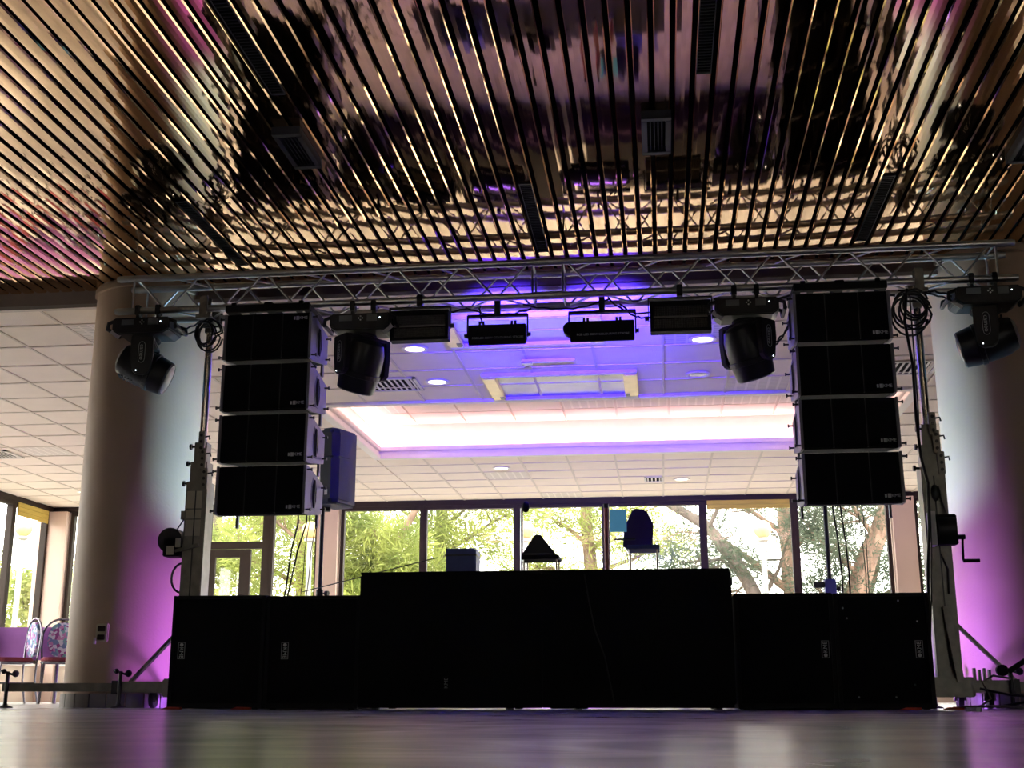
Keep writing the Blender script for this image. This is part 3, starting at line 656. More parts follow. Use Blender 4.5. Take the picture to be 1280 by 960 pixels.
# ---------------------------------------------------------------- moving heads
def moving_head(loc, pan, tilt, label, flip=1):
    t = thing('moving_head', label, 'stage light', loc, group='black moving head lights under the truss')
    # base, hanging upside down: z=0 is the chord axis
    b = MB().prism([(-.20, -.085), (.20, -.085), (.21, -.10), (.21, -.175), (.165, -.205), (-.165, -.205), (-.21, -.175), (-.21, -.10)], 'y', -.12, .12).build('base', 'plastic', t, .008)
    MB().box(.055, .125, -.125, -.119, -.145, -.098).build('display', 'screen', b); MB().box(-.14, -.05, -.123, -.119, -.14, -.10).build('label_print', 'screen', b)
    bt_ = MB()
    for dx, dz in ((0, .013), (0, -.013), (.013, 0), (-.013, 0)): bt_.cyl((.01+dx, -.119, -.122+dz), (.01+dx, -.125, -.122+dz), .0055, 8)
    bt_.build('buttons', 'letter', b)
    MB().ball((.145, -.121, -.12), .004, 8, 5).build('status_led', 'pilot', b)
    for s in (-1, 1):
        MB().tube([(s*.19, -.10, -.10), (s*.245, -.10, -.12), (s*.25, -.10, -.16), (s*.25, .10, -.16), (s*.245, .10, -.12), (s*.19, .10, -.10)], .014, 8).build('handle', 'plastic', b)
        c = MB().box(s*.075-.018, s*.075+.018, -.032, .032, -.035, .036); c.box(s*.075-.012, s*.075+.012, -.02, .02, -.09, -.03); c = c.build('clamp', 'plastic', t, .004)
        MB().cyl((s*.075, .03, .01), (s*.075, .075, .01), .006, 8).cyl((s*.075-.02, .072, .01), (s*.075+.02, .072, .01), .005, 6).build('wing_bolt', 'pin', c)
    st_ = MB().bar((flip*-.218+0, -.09, -.16), (flip*-.155, -.09, -.21), .06, .002, upv=(0, 1, 0)).build('sticker', 'stickerw', b)
    P = Matrix.Rotation(pan, 4, 'Z'); yk = MB().cyl((0, 0, -.215), (0, 0, -.24), .10, 20).box(-.165, .165, -.075, .075, -.265, -.235)
    for s in (-1, 1): yk.prism([(-.075, -.24), (.075, -.24), (.078, -.36), (.060, -.49), (.03, -.515), (-.03, -.515), (-.060, -.49), (-.078, -.36)], 'x', s*.165-.022, s*.165+.022)
    y_ = MB(); y_.add(yk.v, yk.f, P); y_ = y_.build('yoke', 'plastic', t, .006)
    for s in (-1, 1):
        T = P @ Matrix.Translation((s*.1885, 0, -.36)) @ Matrix.Rotation(R(90)*s, 4, 'Z') @ FRONT @ Matrix.Rotation(R(-90), 4, 'Z')
        text('lettering', 'cameo', .042, 'letter_dim', y_, T)
        ovl = [Vector((.075*math.copysign(abs(math.cos(a))**.35, math.cos(a)), .022*math.sin(a), 0)) for a in [2*math.pi*k/28 for k in range(28)]]
        MB().tube([T @ p for p in ovl], .0016, 5, closed=True).build('logo_ring', 'letter_dim', y_)
        q = P @ Vector((s*.189, .03, -.492)); MB().ball(q, .004, 8, 5).build('indicator', 'pilot', y_)
    H = P @ Matrix.Translation((0, 0, -.43)) @ Matrix.Rotation(tilt, 4, 'X')
    hp = [(0, -.19), (.075, -.187), (.115, -.165), (.138, -.10), (.145, -.02), (.142, .10), (.132, .175), (.120, .185), (.108, .180)]
    hd = MB(); ln = MB().lathe(hp, 28); sq = [(x*1.0, y*.92, z) for x, y, z in ln.v]; hd.add(sq, ln.f, H); hd = hd.build('head', 'gloss', t, smooth=True)
    l2 = MB().lathe([(.107, .176), (.08, .188), (.04, .195), (.005, .197)], 24); q = MB(); q.add(l2.v, l2.f, H); q.build('lens', 'navy', hd, smooth=True)
    rg = MB().lathe([(.138, .04), (.150, .045), (.150, .075), (.138, .08)], 28); q = MB(); q.add([(x, y*.93, z) for x, y, z in rg.v], rg.f, H); q.build('trim_ring', 'plastic', hd)
    v2 = MB()
    for k in range(5): v2.box(-.06, .06, -.128, -.118, -.13+.025*k, -.12+.025*k)
    q = MB(); q.add(v2.v, v2.f, H); q.build('cooling_fins', 'plastic', hd)
    return t
HZ = 2.755
moving_head((-3.585, 8.0, HZ), R(106), R(114), 'outer left moving head, in front of the left column', 1)
moving_head((2.175, 8.0, HZ), R(74), R(-104), 'outer right moving head, in front of the right column', 1)
moving_head((-2.01, 8.0, HZ-.03), R(48), R(205), 'inner left moving head, next to the left array', -1)
moving_head((.625, 8.0, HZ-.02), R(-45), R(205), 'inner right moving head, next to the right array', 1)

# ---------------------------------------------------------------- strobe panels and LED bars
def strobe(cx, label, z=2.46):
    t = thing('strobe_panel', label, 'strobe', (cx, 8.0, z), group='wide strobe panels under the truss'); a, h = .205, .215
    f = MB(); f.box(-a, a, -.03, .06, 0, .022); f.box(-a, a, -.03, .06, h-.03, h); f.box(-a, -a+.022, -.03, .06, .022, h-.03); f.box(a-.022, a, -.03, .06, .022, h-.03); f.build('housing', 'black', t, .003)
    MB().box(-a+.02, a-.02, 0, .055, .02, h-.025).build('back_shell', 'black', t)
    lm = MB().box(-.0042, .0042, -.012, 0, -.0042, .0042).mesh('led', 'led_face')
    lat = MB()
    for i in range(36):
        for j in range(16):
            x = -a+.029+(2*a-.058)*i/35; z_ = .030+(h-.066)*j/15
            if abs(z_-.105) > .012: lat.box(x-.0037, x+.0037, -.012, 0, z_-.0030, z_+.0030)
    o = lat.build('led_lattice', 'led_face', t); o['kind'] = 'stuff'
    MB().cyl((-a+.024, -.014, .105), (a-.024, -.014, .105), .007, 10).build('flash_tube', 'ledbar', t)
    br = MB(); br.box(-a-.012, -a-.006, -.01, .03, .09, h+.03); br.box(a+.006, a+.012, -.01, .03, .09, h+.03); br.box(-a-.012, a+.012, -.01, .03, h+.024, h+.032); br.build('bracket', 'black', t)
    for s in (-1, 1): MB().cyl((s*(a+.01), .01, .105), (s*(a+.035), .01, .105), .016, 10).build('knob', 'plastic', t)
    MB().box(-.02, .02, -.03, .03, h+.03, h+.115).build('clamp', 'plastic', t, .004)
strobe(-1.608, 'strobe panel with led lattice left of the led bars'); strobe(.187, 'strobe panel with led lattice beside the inner right moving head')
def ledbar(cx, label, wx, words, energy, rounded=False):
    t = thing('led_bar', label, 'led light', (cx, 8.06, 2.435), group='led colour bars turned to the ceiling'); a, h = wx/2, .145
    body = MB().prism([(0, 0), (.02, 0), (.11, .06), (.11, .10), (.05, h), (0, h)], 'x', -a, a).build('housing', 'black', t, .004)
    if rounded: MB().cyl((-a-.002, .0, h-.05), (-a-.002, .07, h-.05), .048, 20).build('end_fan', 'black', t, smooth=True)
    text('lettering', words, .0215, 'letter', t, Matrix.Translation((.005, -.001, .048)) @ FRONT)
    MB().bar((-a+.02, .082, .128), (a-.02, .082, .128), .055, .004, upv=(0, .62, .78)).build('led_face', 'blue_led', t)
    br = MB(); br.box(-a-.014, -a-.005, .02, .05, .06, h+.075); br.box(a+.005, a+.014, .02, .05, .06, h+.075); br.box(-a-.010, a+.010, .015, .055, h+.062, h+.080); br.build('bracket', 'black', t)
    for s in (-1, 1): MB().cyl((s*(a+.008), .035, .075), (s*(a+.032), .035, .075), .014, 10).build('knob', 'plastic', t)
    for x in (-.125, -.10, .10, .125): MB().cyl((x, .03, h-.002), (x, .03, h+.03), .009, 8).build('plug', 'plastic', t)
    MB().box(-.02, .02, .005, .065, h+.07, h+.20).build('clamp', 'plastic', t, .004)
    L = bpy.data.lights.new('led_bar_light', 'AREA'); L.shape = 'RECTANGLE'; L.size = wx-.05; L.size_y = .05; L.color = (.05, .02, 1.0); L.energy = energy; L.spread = R(66)
    lo = bpy.data.objects.new('led_bar_light', L); col.objects.link(lo); lo.parent = t; lo.location = (0, .095, .142); lo.rotation_euler = (R(180-70), 0, 0)
ledbar(-1.075, 'led bar lettered on its back, left of the two', .402, 'RGB LED 800W COLOURING STROBE', 55); ledbar(-.347, 'led bar lettered on its back, right of the two, blue glow at its end', .440, 'RGB LED 800W COLOURING STROBE', 55, True)

# ---------------------------------------------------------------- lifting towers
def tower(cx, s, label):
    # s=+1: right tower (outer leg to +x), s=-1: left tower
    t = thing('lifting_tower', label, 'tower', (cx, 8.12, 0), group='steel lifting towers carrying the truss')
    ms = MB().box(-.075, .075, -.07, .08, .10, 1.52).build('mast', 'steel', t, .006)
    for xx in (0,): MB().box(xx-.004, xx+.004, -.074, -.068, .25, 1.45).build('seam', 'pin', ms)
    MB().box(-.06, .06, -.055, .065, 1.5, 1.66).build('mast_section', 'steel', t, .004); MB().box(-.045, .045, -.04, .05, 1.64, 1.80).build('mast_section', 'steel', t, .004)
    for x0, z0 in ((.055, 1.46), (.035, 1.60), (.02, 1.72)):
        pl = MB().box(x0-.022, x0+.022, -.085, -.06, z0, z0+.15).build('pulley_plate', 'steel', t, .004)
        for dz in (.03, .075, .12): MB().cyl((x0, -.09, z0+dz), (x0, -.084, z0+dz), .011, 10).build('bolt', 'pin', pl)
        MB().cyl((-(x0+.02), -.03, z0+.05), (-(x0+.05), -.03, z0+.05), .008, 8).cyl((-(x0+.045), -.03, z0+.05), (-(x0+.06), -.03, z0+.05), .02, 8).build('locking_pin', 'pin', t)
        MB().tube([((x0+.02), -.07, z0+.11), ((x0+.05), -.07, z0+.115), ((x0+.055), -.07, z0+.09)], .006, 6).build('spring_clip', 'pin', t)
    MB().cyl((0, 0, 1.78), (0, 0, 2.66), .027, 16).build('pole', 'chrome', t, smooth=True)
    f = MB().box(-.05, .05, -.17, .17, 2.672, 2.70); f.box(-.03, .03, -.03, .03, 2.60, 2.675); f = f.build('truss_fork', 'steel', t, .004)
    for y in (-.12, .12):
        MB().box(-.028, .028, y-.045, y-.028, 2.69, 2.84).box(-.028, .028, y+.028, y+.045, 2.69, 2.84).build('fork_arm', 'steel', f, .003)
    MB().cyl((s*.05, -.05, 2.64), (s*-.09, -.05, 2.64), .009, 8).build('fork_bolt', 'pin', f)
    # winch
    wx = -s*.11 if s < 0 else .02
    wz = 1.0
    if s > 0:
        wn_ = MB().box(-.03, .10, -.16, -.07, wz, wz+.19).build('winch', 'black', t, .006); MB().box(-.065, -.03, -.165, -.07, wz-.005, wz+.21).build('winch_plate', 'stickerw', t)
        MB().cyl((-.02, -.115, wz+.10), (.09, -.115, wz+.10), .085, 20).build('drum', 'plastic', wn_, smooth=True)
        MB().tube([(.10, -.115, wz+.05), (.135, -.115, wz+.05), (.125, -.12, wz-.09), (.13, -.12, wz-.10)], .008, 8).cyl((.10, -.115, wz+.05), (.15, -.115, wz+.05), .016, 10).build('crank', 'pin', t); MB().cyl((.125, -.12, wz-.10), (.225, -.12, wz-.10), .012, 10).build('crank_grip', 'rubber', t)
        MB().tube([(.02, -.09, 1.38), (.035, -.09, 1.28), (.06, -.10, wz+.17)], .005, 6).build('cable', 'pin', t); MB().ball((.0, -.08, 1.34), .035, 10, 6, sc=(.8, .5, 1.6)).build('sheave', 'pin', t)
        MB().tube([(.0, -.08, .95), (.035, -.09, .85), (.03, -.085, .70)], .006, 6).build('strap', 'rubber', t)
    else:
        wn_ = MB().box(-.20, -.08, -.10, .04, wz, wz+.13).build('winch', 'black', t, .006); MB().cyl((-.155, -.10, wz+.11), (-.155, .04, wz+.11), .085, 24).build('drum', 'plastic', wn_, smooth=True)
        MB().box(-.17, -.12, -.106, -.099, wz+.01, wz+.07).build('winch_label', 'sticker', wn_); MB().box(-.11, -.075, -.106, -.099, wz+.06, wz+.12).build('winch_label', 'sticker', wn_)
        MB().bar((-.11, -.09, wz+.035), (.055, -.10, wz+.075), .03, .02).build('winch_arm', 'steel', t)
        MB().tube([(-.14, -.02, wz+.19), (-.09, -.03, wz+.26), (-.06, -.04, wz+.30)], .005, 6).build('cable', 'pin', t)
        MB().tube([Vector((-.08-.075*math.sin(a), -.02, .86+.10*math.cos(a))) for a in [math.pi*k/10 for k in range(11)]], .008, 6).build('cable_loop', 'cable', t)
        for z0, z1 in ((1.14, 1.25), (1.26, 1.32), (1.33, 1.45)): MB().box(-.062, .045, -.0715, -.0695, z0, z1).build('type_label', 'sticker', t)
        MB().box(-.115, -.075, -.03, .02, 1.26, 1.32).build('stop_block', 'steel', t)
    # base, legs
    MB().box(-.13, .13, -.12, .12, .07, .19).build('base_frame', 'steel', t, .008)
    def leg(d, n0, n1, jack):
        d = Vector(d).normalized(); z = .135
        l = MB().bar(d*.08+Vector((0, 0, z)), d*n0+Vector((0, 0, z)), .07, .075).build('leg', 'steel', t, .004)
        MB().bar(d*(n0-.04)+Vector((0, 0, z)), d*n1+Vector((0, 0, z)), .052, .055).build('leg_extension', 'steel', l, .003)
        MB().bar(d*(n0-.02)+Vector((0, 0, z)), d*(n0+.015)+Vector((0, 0, z)), .082, .087).build('collar', 'pin', l)
        MB().bar(d*.07+Vector((0, 0, .52)), d*(min(n0, .40))+Vector((0, 0, .17)), .045, .02).build('leg_brace', 'steel', t, .002)
        for q in jack:
            p = d*q
            j = MB().cyl(p+Vector((0, -.055, .02)), p+Vector((0, -.055, .24)), .013, 10).build('jack', 'pin', l); MB().lathe([(.05, 0), (.05, .008), (.02, .018), (.014, .03)], 16, Matrix.Translation(p+Vector((0, -.055, 0)))).build('jack_foot', 'pin', l)
            MB().bar(p+Vector((-.05, -.055, .245)), p+Vector((.05, -.055, .215)), .014, .014).build('jack_handle', 'pin', l); MB().ball(p+Vector((.055, -.055, .225)), .024, 10, 6).build('jack_knob', 'rubber', l); MB().ball(p+Vector((-.03, -.055, .24)), .018, 10, 6).build('jack_knob', 'rubber', l)
    leg((s, 0, 0), .50 if s < 0 else .40, 1.30, (.45, 1.25) if s < 0 else (.36, 1.2))
    leg((0, 1, 0), .30, .55, (.5,))
    # folded front leg leaning on the mast, castors
    MB().bar((.0 if s > 0 else .02, -.09, .62), (s*.045, -.12, .16), .045, .03).build('folded_leg', 'steel', t, .003)
    for x, y in ((s*.24, .0), (s*.10, .17)):
        c = MB().cyl((x-.016, y+.02, .055), (x+.016, y+.02, .055), .055, 20).build('castor_wheel', 'rubber', t, .004, True); MB().bar((x-.022, y+.02, .05), (x-.012, y, .13), .035, .006).bar((x+.022, y+.02, .05), (x+.012, y, .13), .035, .006).build('castor_fork', 'steel', c)
        MB().cyl((x-.02, y+.02, .055), (x+.02, y+.02, .055), .02, 12).build('hub', 'steel', c)
    if s > 0:
        MB().bar((.33, -.11, .22), (.44, -.12, .29), .05, .03).build('lock_lever', 'black', t, .004); MB().cyl((.30, -.12, .23), (.30, -.08, .23), .035, 14).build('lock_knob', 'black', t)
        for i in range(4): MB().box(.14+.03*i, .155+.03*i, -.06, -.03, .17, .245-.01*(i % 2)).build('bracket_tooth', 'steel', t)
    return t
tower(-3.165, -1, 'left lifting tower with winch, its long outrigger in front of the left column')
tower(1.765, 1, 'right lifting tower with hanging crank, in front of the purple column')

# ---------------------------------------------------------------- loudspeaker on a pole, spare pole
def tripod(loc, h, label, group='loudspeaker tripod stands'):
    t = thing('speaker_stand', label, 'speaker stand', loc, group=group)
    MB().cyl((0, 0, .12), (0, 0, .85), .020, 14).build('lower_tube', 'navy', t, smooth=True); MB().cyl((0, 0, .83), (0, 0, h), .0165, 14).build('upper_tube', 'navy', t, smooth=True)
    MB().cyl((0, 0, .80), (0, 0, .87), .028, 14).build('collar', 'plastic', t); MB().cyl((0, 0, .84), (.06, -.02, .84), .007, 8).cyl((.05, -.017, .84), (.075, -.025, .84), .02, 10).build('knob', 'plastic', t)
    for k in range(3):
        a = R(200+120*k); MB().cyl((.02*math.cos(a), .02*math.sin(a), .80), (.58*math.cos(a), .58*math.sin(a), .02), .011, 8).build('leg', 'navy', t); MB().ball((.58*math.cos(a), .58*math.sin(a), .015), .016, 8, 6).build('foot', 'rubber', t)
        MB().cyl((.02*math.cos(a), .02*math.sin(a), .28), (.36*math.cos(a), .36*math.sin(a), .33), .008, 8).build('stay', 'navy', t)
    return t
tripod((-2.60, 9.25, 0), 1.52, 'dark blue tripod stand under the blue loudspeaker')
tripod((1.235, 9.3, 0), 1.75, 'tripod stand with blue clamp behind the rightmost subwoofers')
clp = thing('pole_clamp', 'purple blue clamp on the pole above the rightmost subwoofer', 'clamp', (1.225, 9.3, .78)); MB().box(-.03, .05, -.06, .045, 0, .13).build('body', 'case', clp, .006); MB().box(-.11, -.03, -.04, .02, .07, .11).build('jaw', 'navy', clp, .004)
pa = thing('pole_loudspeaker', 'blue lit loudspeaker on a stand behind the left array', 'loudspeaker', (-2.52, 9.25, 1.51), R(-20))
gp = [(.108, .05), (.108, -.09), (.075, -.152), (-.012, -.152), (-.012, -.158), (.079, -.158), (.114, -.092), (.114, .05)]
MB().prism([(-.10, .16), (.105, .16), (.105, -.09), (.072, -.15), (-.02, -.15), (-.10, -.06)], 'z', 0, .60).build('cabinet', 'pa', pa, .016)
MB().prism(gp, 'z', .04, .36).build('woofer_grille', 'pagrille', pa); MB().prism(gp, 'z', .375, .56).build('horn_grille', 'pagrille', pa)
MB().cyl((-.07, .02, -.03), (-.07, .02, .01), .03, 14).build('pole_cup', 'plastic', pa); MB().box(.03, .055, -.163, -.157, .07, .11).build('badge', 'letter', pa)

# ---------------------------------------------------------------- hidden floor lamps
def par(loc, aim, colr, energy, m, label, cone=70, blend=.8):
    t = thing('par_light', label, 'par light', loc, group='led par lights on the floor behind the subwoofers')
    d = (Vector(aim)-Vector(loc)-Vector((0, 0, .14))).normalized(); q = d.to_track_quat('Z', 'Y').to_matrix().to_4x4(); T = Matrix.Translation((0, 0, .15)) @ q
    MB().lathe([(.05, -.12), (.09, -.10), (.095, .06), (.085, .062)], 24, T).build('can', 'black', t, smooth=True); MB().lathe([(.083, .058), (.03, .066), (.005, .067)], 24, T).build('lens', m, t, smooth=True)
    for s in (-1, 1): MB().bar((s*.105, 0, .0), (s*.105, 0, .17), .03, .005, upv=(0, 1, 0)).build('bracket', 'black', t)
    MB().box(-.11, .11, -.03, .03, 0, .006).build('foot', 'black', t)
    L = bpy.data.lights.new('par_beam', 'SPOT'); L.spot_size = R(cone); L.spot_blend = blend; L.color = colr; L.energy = energy; L.shadow_soft_size = .07
    lo = bpy.data.objects.new('par_beam', L); col.objects.link(lo); lo.parent = t; lo.matrix_local = Matrix.Translation(Vector((0, 0, .15))+d*.09) @ d.to_track_quat('-Z', 'Y').to_matrix().to_4x4()
par((-2.20, 8.42, 0), (-3.55, 8.45, .35), (.50, .14, 1.0), 110, 'purple_led', 'purple par light on the floor behind the left subwoofers', 88, 1)
par((.80, 8.45, 0), (2.1, 8.45, .50), (.44, .14, 1.0), 130, 'purple_led', 'purple par light on the floor behind the right subwoofers', 92, 1)
par((-1.95, 8.95, 0), (-3.5, 8.45, 1.95), (.40, .76, 1.0), 430, 'white_led', 'cool white par light on the floor aimed at the left column', 36, 1)
par((.55, 8.95, 0), (2.08, 8.45, 1.95), (.40, .76, 1.0), 430, 'white_led', 'cool white par light on the floor aimed at the right column', 36, 1)
par((-.6, 8.05, 0), (-.7, 8.8, .0), (.50, .10, 1.0), 70, 'purple_led', 'purple par light on the floor behind the wide booth', 120)

# ---------------------------------------------------------------- cables
def cable(name, pts, r, label, m='cable', group=None, cat='cable'):
    o = MB().tube(pts, r, 7).build(name, m, smooth=True); return tag(o, label, cat, group)
def coil(cx, cy, cz, rx, rz, n, seed):
    rr = random.Random(seed); pts = []
    for k in range(n):
        s = rr.uniform(.72, 1.22); dx, dz = rr.uniform(-.02, .02), rr.uniform(-.03, .02)
        for i in range(16):
            a = 2*math.pi*i/16+.2; pts.append((cx+dx+rx*s*math.cos(a), cy+.012*k-.03, cz+dz-(s-1)*rz*.8+rz*s*math.sin(a)))
    return pts
cable('coiled_cable', coil(1.70, 7.93, 2.55, .10, .115, 7, 1), .0075, 'thick coil of black cable at the top of the right tower')
cable('coiled_cable', coil(-3.11, 7.93, 2.54, .075, .10, 6, 4), .0065, 'coil of black cable at the top of the left tower')
cable('hanging_cable', wob([(1.66, 7.9, 2.68), (1.64, 7.9, 2.45), (1.66, 7.9, 2.15), (1.655, 7.9, 1.8), (1.665, 7.9, 1.55), (1.69, 7.9, 1.38), (1.68, 7.9, 1.1), (1.66, 7.92, .85), (1.655, 7.98, .60), (1.64, 8.2, .02)], .006, 2), .010, 'thick black cable hanging down beside the right array')
cable('hanging_cable', wob([(1.69, 7.93, 2.65), (1.68, 7.92, 2.3), (1.685, 7.92, 1.9), (1.67, 7.92, 1.6), (1.70, 7.93, 1.35), (1.695, 7.93, 1.0), (1.67, 7.95, .7), (1.66, 8.2, .03)], .006, 3), .005, 'thin black cable hanging close to the right tower mast')
for i, (x0, x1, x2) in enumerate(((-2.51, -2.52, -2.53), (-2.45, -2.49, -2.52), (-2.43, -2.41, -2.42), (-2.38, -2.37, -2.38))):
    cable('array_cable', [(x0, 8.28, 1.62), (x0+.01, 8.28, 1.25), ((x0+x1)/2, 8.2, 1.05), (x1, 8.15, .85), (x2, 8.1, .6), (x2, 8.05, .02)], .006 if i < 2 else .003, ['thick cable dropping below left array, leftmost', 'cable curving below left array, second', 'thin cord below left array, third', 'thin cord below left array, nearest the pole speaker'][i], group='cables below the left array')
for i, (x0, x1) in enumerate(((1.15, 1.17), (1.20, 1.215), (1.31, 1.32), (1.34, 1.335))):
    cable('array_cable', [(x0, 8.28, 1.62), (x0, 8.28, 1.3), ((x0+x1)/2, 8.2, 1.05), (x1, 8.2, .85), (x1, 8.22, .5), (x1, 8.24, .02)], .006 if i < 2 else .003, ['thick cable dropping below right array, leftmost', 'cable below right array, second from left', 'thin cord below right array, third from left', 'thin cord below right array, rightmost'][i], group='cables below the right array')
tz = 2.70
for i, (a, b, d) in enumerate((((-3.40, 8.1, 2.62), (-3.12, 7.98, 2.70), .015), ((-3.38, 8.1, 2.60), (-3.10, 7.98, 2.66), .03), ((-2.3, 8.2, 2.73), (-1.85, 8.1, 2.69), .03), ((-1.85, 8.05, 2.69), (-1.3, 8.12, 2.72), .03), ((-1.3, 8.1, 2.72), (-.85, 8.15, 2.71), .045), ((-1.2, 8.08, 2.72), (-1.19, 8.09, 2.60), 0), ((-.9, 8.1, 2.73), (-.3, 8.1, 2.74), .05), ((-.3, 8.05, 2.74), (.02, 8.0, 2.62), .06), ((-.22, 8.06, 2.70), (0, 8.0, 2.58), .05), ((.42, 8.1, 2.72), (1.0, 8.15, 2.75), .03), ((.80, 8.05, 2.35), (.96, 8.15, 2.66), .05), ((.78, 8.05, 2.36), (.97, 8.18, 2.60), .03), ((1.75, 7.97, 2.66), (2.0, 7.98, 2.62), -.03), ((1.62, 7.95, 2.68), (2.0, 8.0, 2.60), -.02))):
    lb = ['upper short cable into the outer left moving head', 'lower short cable into the outer left moving head', 'cable along truss between left array and inner left head', 'cable draped over the left strobe panel', 'cable looping above the left led bar', 'short cable dropping into the left led bar', 'cable looping between the two led bars', 'cable swagged from right led bar to strobe panel', 'lower swag into the right strobe panel', 'cable along truss beside the right array', 'outer cable from right array to the inner right head', 'inner cable from right array to the inner right head', 'upper cable into the outer right moving head', 'lower cable into the outer right moving head'][i]
    cable('truss_cable', wob(sag(a, b, d), .006, i), .0065, lb, group='black cables along the truss')
cable('guy_cord', [(-2.66, 9.0, .835), (-1.55, 8.5, 1.02)], .004, 'thin cord slanting past the pole of the blue loudspeaker')
tag(MB().cyl((-2.08, 8.6, .70), (-1.72, 8.6, .90), .012, 8).build('slanted_bar', 'black'), 'dark slanted bar leaning beside the booth at its left end', 'bar')
cable('grey_floor_cable', wob([(1.72, 7.85, .012), (1.85, 7.8, .012), (1.93, 7.82, .06), (1.90, 7.84, .16), (1.97, 7.85, .20), (2.06, 7.82, .18)], .004, 8), .007, 'grey cable looping up at the right tower foot', 'cable_grey')
for i, p in enumerate(([(1.95, 7.8, .01), (2.1, 7.75, .04), (2.3, 7.8, .03), (2.5, 7.75, .02)], [(1.9, 7.9, .12), (2.05, 7.85, .08), (2.2, 7.8, .07), (2.45, 7.8, .02)], [(2.2, 7.7, .01), (2.24, 7.7, .12), (2.32, 7.72, .16), (2.42, 7.75, .12), (2.45, 7.75, .02)], [(1.75, 7.75, .01), (1.95, 7.72, .02), (2.2, 7.68, .012), (2.48, 7.7, .01)])):
    cable('floor_cable', wob(p, .006, 20+i), .008, ['black cable lying right of the right tower', 'cable slanting down from the right tower leg', 'looped cable at the lower right picture edge', 'pale cable along the floor at the right tower'][i], 'cable' if i < 3 else 'cable_grey', 'cables on the floor by the right tower')
pp = MB()
rr = random.Random(5)
for k in range(6): pp.bar((rr.uniform(-.03, .03), rr.uniform(-.02, .02), .004), (rr.uniform(-.03, .03), rr.uniform(-.02, .02), .022), .02, .003)
tag(pp.build('crumpled_paper', 'paper', loc=(1.45, 6.2, 0)), 'scrap of crumpled white paper on the floor near the right tower', 'paper')

# ---------------------------------------------------------------- tables and chairs at the left windows
tbl = thing('dining_table', 'table under a purple cloth by the left corner windows', 'table', (-7.62, 13.75, 0))
MB().box(-.95, .95, -.42, .42, .80, .83).build('tabletop', 'wall', tbl)
cloth = MB().box(-.97, .97, -.44, -.432, .50, .835); cloth.box(-.97, .97, .432, .44, .50, .835); cloth.box(-.97, -.962, -.432, .432, .50, .835); cloth.box(.962, .97, -.432, .432, .50, .835); cloth.box(-.97, .97, -.44, .44, .83, .838); cloth.build('tablecloth', 'purple_cloth', tbl, .003)
for sx in (-1, 1):
    for sy in (-1, 1): MB().cyl((sx*.85, sy*.33, 0), (sx*.85, sy*.33, .80), .022, 10).build('leg', 'chairtube', tbl)
def chair(loc, rz, label, back='floral', seatm='maroon'):
    t = thing('banquet_chair', label, 'chair', loc, rz, 'metal banquet chairs by the left windows')
    loop = []
    for k in range(21):
        a = math.pi*(1.0-k/20); loop.append((.21*math.cos(a), .20+.02, .72+.20*math.sin(a)))
    fr = [(-.19, .20, .45), (-.21, .21, .60)]+loop+[(.21, .21, .60), (.19, .20, .45)]
    MB().tube(fr, .012, 8).build('back_frame', 'chairtube', t, smooth=True)
    ov = [(.155*math.copysign(abs(math.cos(a))**.75, math.cos(a)), .69+.19*math.sin(a)) for a in [2*math.pi*k/24 for k in range(24)]]
    bk = MB().prism(ov, 'y', .195, .225).build('backrest', back, t, .008)
    MB().prism(ov, 'y', .226, .230).build('back_cover', 'floral', bk)
    st = [(.21*math.copysign(abs(math.cos(a))**.6, math.cos(a)), -.01+.21*math.copysign(abs(math.sin(a))**.6, math.sin(a))) for a in [2*math.pi*k/24 for k in range(24)]]
    MB().prism(st, 'z', .44, .49).build('seat', seatm, t, .015); MB().tube([(x*.97, y*.97, .435) for x, y in st], .011, 8, closed=True).build('seat_frame', 'chairtube', t)
    for sx in (-1, 1):
        MB().tube([(sx*.17, -.17, .44), (sx*.18, -.19, .2), (sx*.19, -.21, .0)], .0115, 8).build('leg', 'chairtube', t, smooth=True); MB().tube([(sx*.19, .20, .45), (sx*.185, .20, .25), (sx*.19, .25, .0)], .0115, 8).build('leg', 'chairtube', t, smooth=True)
        MB().cyl((sx*.183, -.19, .22), (sx*.186, .20, .22), .007, 8).build('stretcher', 'chairtube', t)
    return t
chair((-6.53, 13.02, 0), R(28), 'floral backed chair right beside the left column'); chair((-7.06, 12.95, 0), R(-42), 'floral backed chair at the left picture edge, turned sideways'); chair((-6.95, 14.5, 0), R(15), 'maroon chair on the far side of the purple table', 'maroon'); chair((-7.70, 13.0, 0), R(-20), 'chair mostly cut by the left picture edge', 'maroon')
# flight cases added behind the booth to darken the mirror ceiling's reflection
def added_flight_case(loc, d, label):
    t = thing('added_flight_case', label, 'flight case', loc, group='black flight cases added behind the booth for dark reflections'); a, b, h = d[0]/2, d[1]/2, d[2]
    MB().box(-a, a, -b, b, .10, h).build('body', 'carpet', t, .006)
    for sx in (-1, 1):
        for sy in (-1, 1):
            MB().box(sx*a-.014, sx*a+.014, sy*b-.014, sy*b+.014, .10, h+.004).build('edge', 'pin', t); MB().cyl((sx*(a-.08), sy*(b-.08)-.02, .05), (sx*(a-.08), sy*(b-.08)+.02, .05), .05, 14).build('castor', 'rubber', t); MB().box(sx*(a-.08)-.03, sx*(a-.08)+.03, sy*(b-.08)-.028, sy*(b-.08)+.028, .085, .102).build('castor_plate', 'steel', t)
        MB().box(sx*a*.5-.05, sx*a*.5+.05, -b-.006, -b+.004, h*.6, h*.6+.08).build('latch', 'steel', t)
    MB().box(-a-.003, a+.003, -b-.003, b+.003, h-.12, h-.10).build('lid_seam', 'steel', t)
added_flight_case((-2.75, 12.35, 0), (1.15, 1.2, .55), 'added black flight case farthest left behind the booth, darkening the ceiling mirror')
